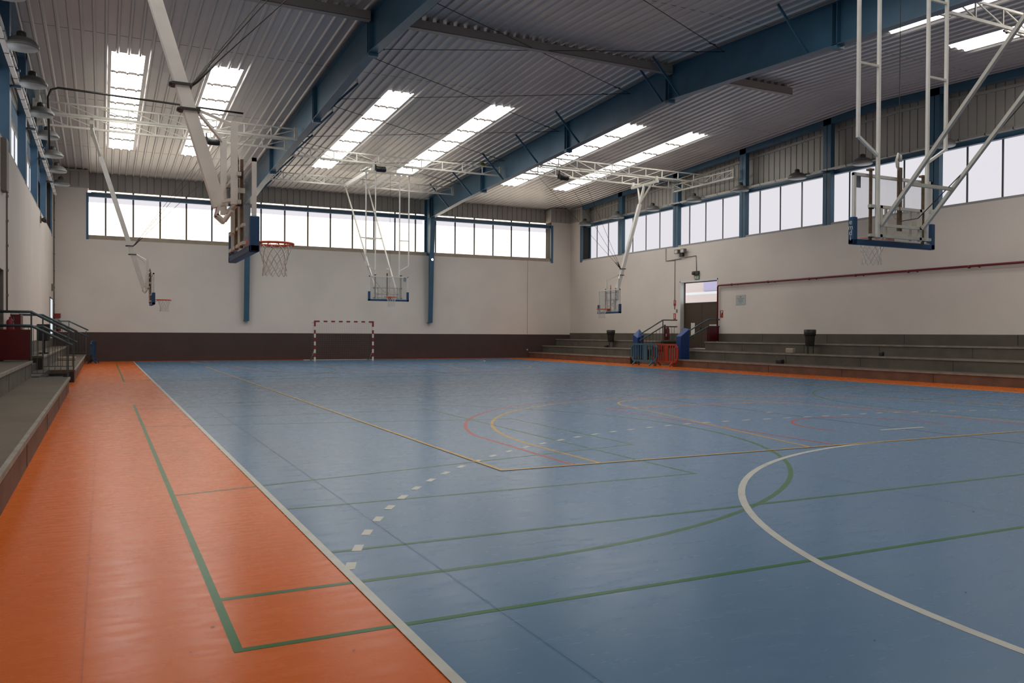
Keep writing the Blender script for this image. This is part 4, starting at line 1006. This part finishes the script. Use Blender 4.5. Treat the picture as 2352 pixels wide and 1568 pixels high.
# ================================================================== LEFT WALL THINGS
t = struct(empty('door_2', (XL-.2, (LY0+LY1)/2, .76))); ox, oy, oz = t.location
q = B(); q.box((-.03, LY0-oy, 0), (.02, LY1-oy, 2.14)); q.build('door_leaf', m_door, t)
q = B(); q.box((-.02, LY1-.06-oy, 0), (.19, LY1-oy, 2.14)); q.build('door_frame', m_cond, t)
t = struct(empty('window_20', (XL, 40.9, 2.3)))
q = B(); q.box((-.02, -1.05, -.95), (.012, 1.05, .62), emit('doorway_daylight', (.86, .93, 1), .85)); q.build('pane', None, t)
q = B()
for e in (-1.1, 1.05): q.box((-.02, e, -1.0), (.03, e+.05, .67))
q.box((-.02, -1.1, .62), (.03, 1.1, .67)); q.build('window_frame', m_cond, t)
t = thing('fire_hose_cabinet', 'red fire hose cabinet on the left wall above the near railing', 'fire cabinet', (XL, 22.9, 1.15))
q = B(); q.box((0, -.35, 0), (.22, .35, .74)); q.build('cabinet', m_darkred, t, bevel=.01)
q = B(); q.box((.0, -.36, .76), (.20, -.1, .84)); q.build('top_label', m_paper, t)
t = thing('fire_extinguisher', 'red fire extinguisher on the left wall beside the hose cabinet', 'fire extinguisher', (XL+.10, 21.3, 1.25))
q = B(); q.lathe([(.08, 0), (.085, .02), (.085, .44), (.07, .48), (.03, .50), (.03, .55)], (0,0,0), 14); q.build('cylinder', m_red, t)
q = B(); q.tube([(0, 0, .53), (.06, -.04, .55), (.10, -.05, .40)], .012, 6); q.build('hose', m_black, t)
t = thing('fire_extinguisher', 'round red extinguisher low on the back wall in the left corner', 'fire extinguisher', (-3.22, YB-.12, 1.45))
q = B(); q.lathe([(.08, 0), (.10, .03), (.10, .38), (.04, .50), (.03, .55)], (0,0,0), 14); q.build('cylinder', m_red, t)
q = B(); q.tube([(0, 0, .53), (.08, -.04, .52), (.14, -.05, .30)], .012, 6); q.build('hose', m_black, t)
q = B(); q.box((-3.42, YB-.14, 2.10), (-3.14, YB, 2.30)); tag(q.build('red_wall_box', m_red), 'small bright red box on the back wall in the left corner', 'box')
q = B(); q.tube([(XL+.02, 21.45, 1.9), (XL+.02, 21.45, ZS)], .02, 6)
for k_ in range(6): q.box((XL, 21.42, 2.3+k_*.6), (XL+.05, 21.48, 2.36+k_*.6))
tag(q.build('downpipe', m_cond), 'thin grey vertical conduit on the left wall near the picture edge', 'conduit')
q = B(); q.tube([(XL+.03, YB-.03, 1.45), (XL+.03, YB-.03, 8.3)], .022, 6)
for k_ in range(8): q.box((XL, YB-.07, 1.9+k_*.8), (XL+.065, YB, 1.95+k_*.8))
tag(q.build('downpipe', m_cond), 'thin grey vertical conduit in the far left corner of the hall', 'conduit')
t = thing('wall_spotlight', 'small grey spotlight high on the left wall below the windows', 'lamp', (XL, 33.6, 5.62))
q = B(); q.box((0, -.06, -.12), (.05, .06, .12)); q.tube([(.02, 0, .1), (.02, 0, .32)], .012, 6); q.build('mount', m_cond, t)
q = B(); q.lathe([(.05, 0), (.11, .10), (.11, .18)], (.04, 0, 0), 12, axis='x'); q.build('head', m_dgrey, t)
q = B(); q.box((XL, 41.2, 3.30), (XL+.10, 41.45, 3.62)); tag(q.build('junction_box', m_cond), 'small grey junction box on the left wall near the far corner', 'box')
q = B(); q.box((XL, 20.25, 4.7), (XL+.12, 20.75, 5.9)); tag(q.build('vent_box', m_cond), 'tall grey box on the left wall at the picture edge', 'box')
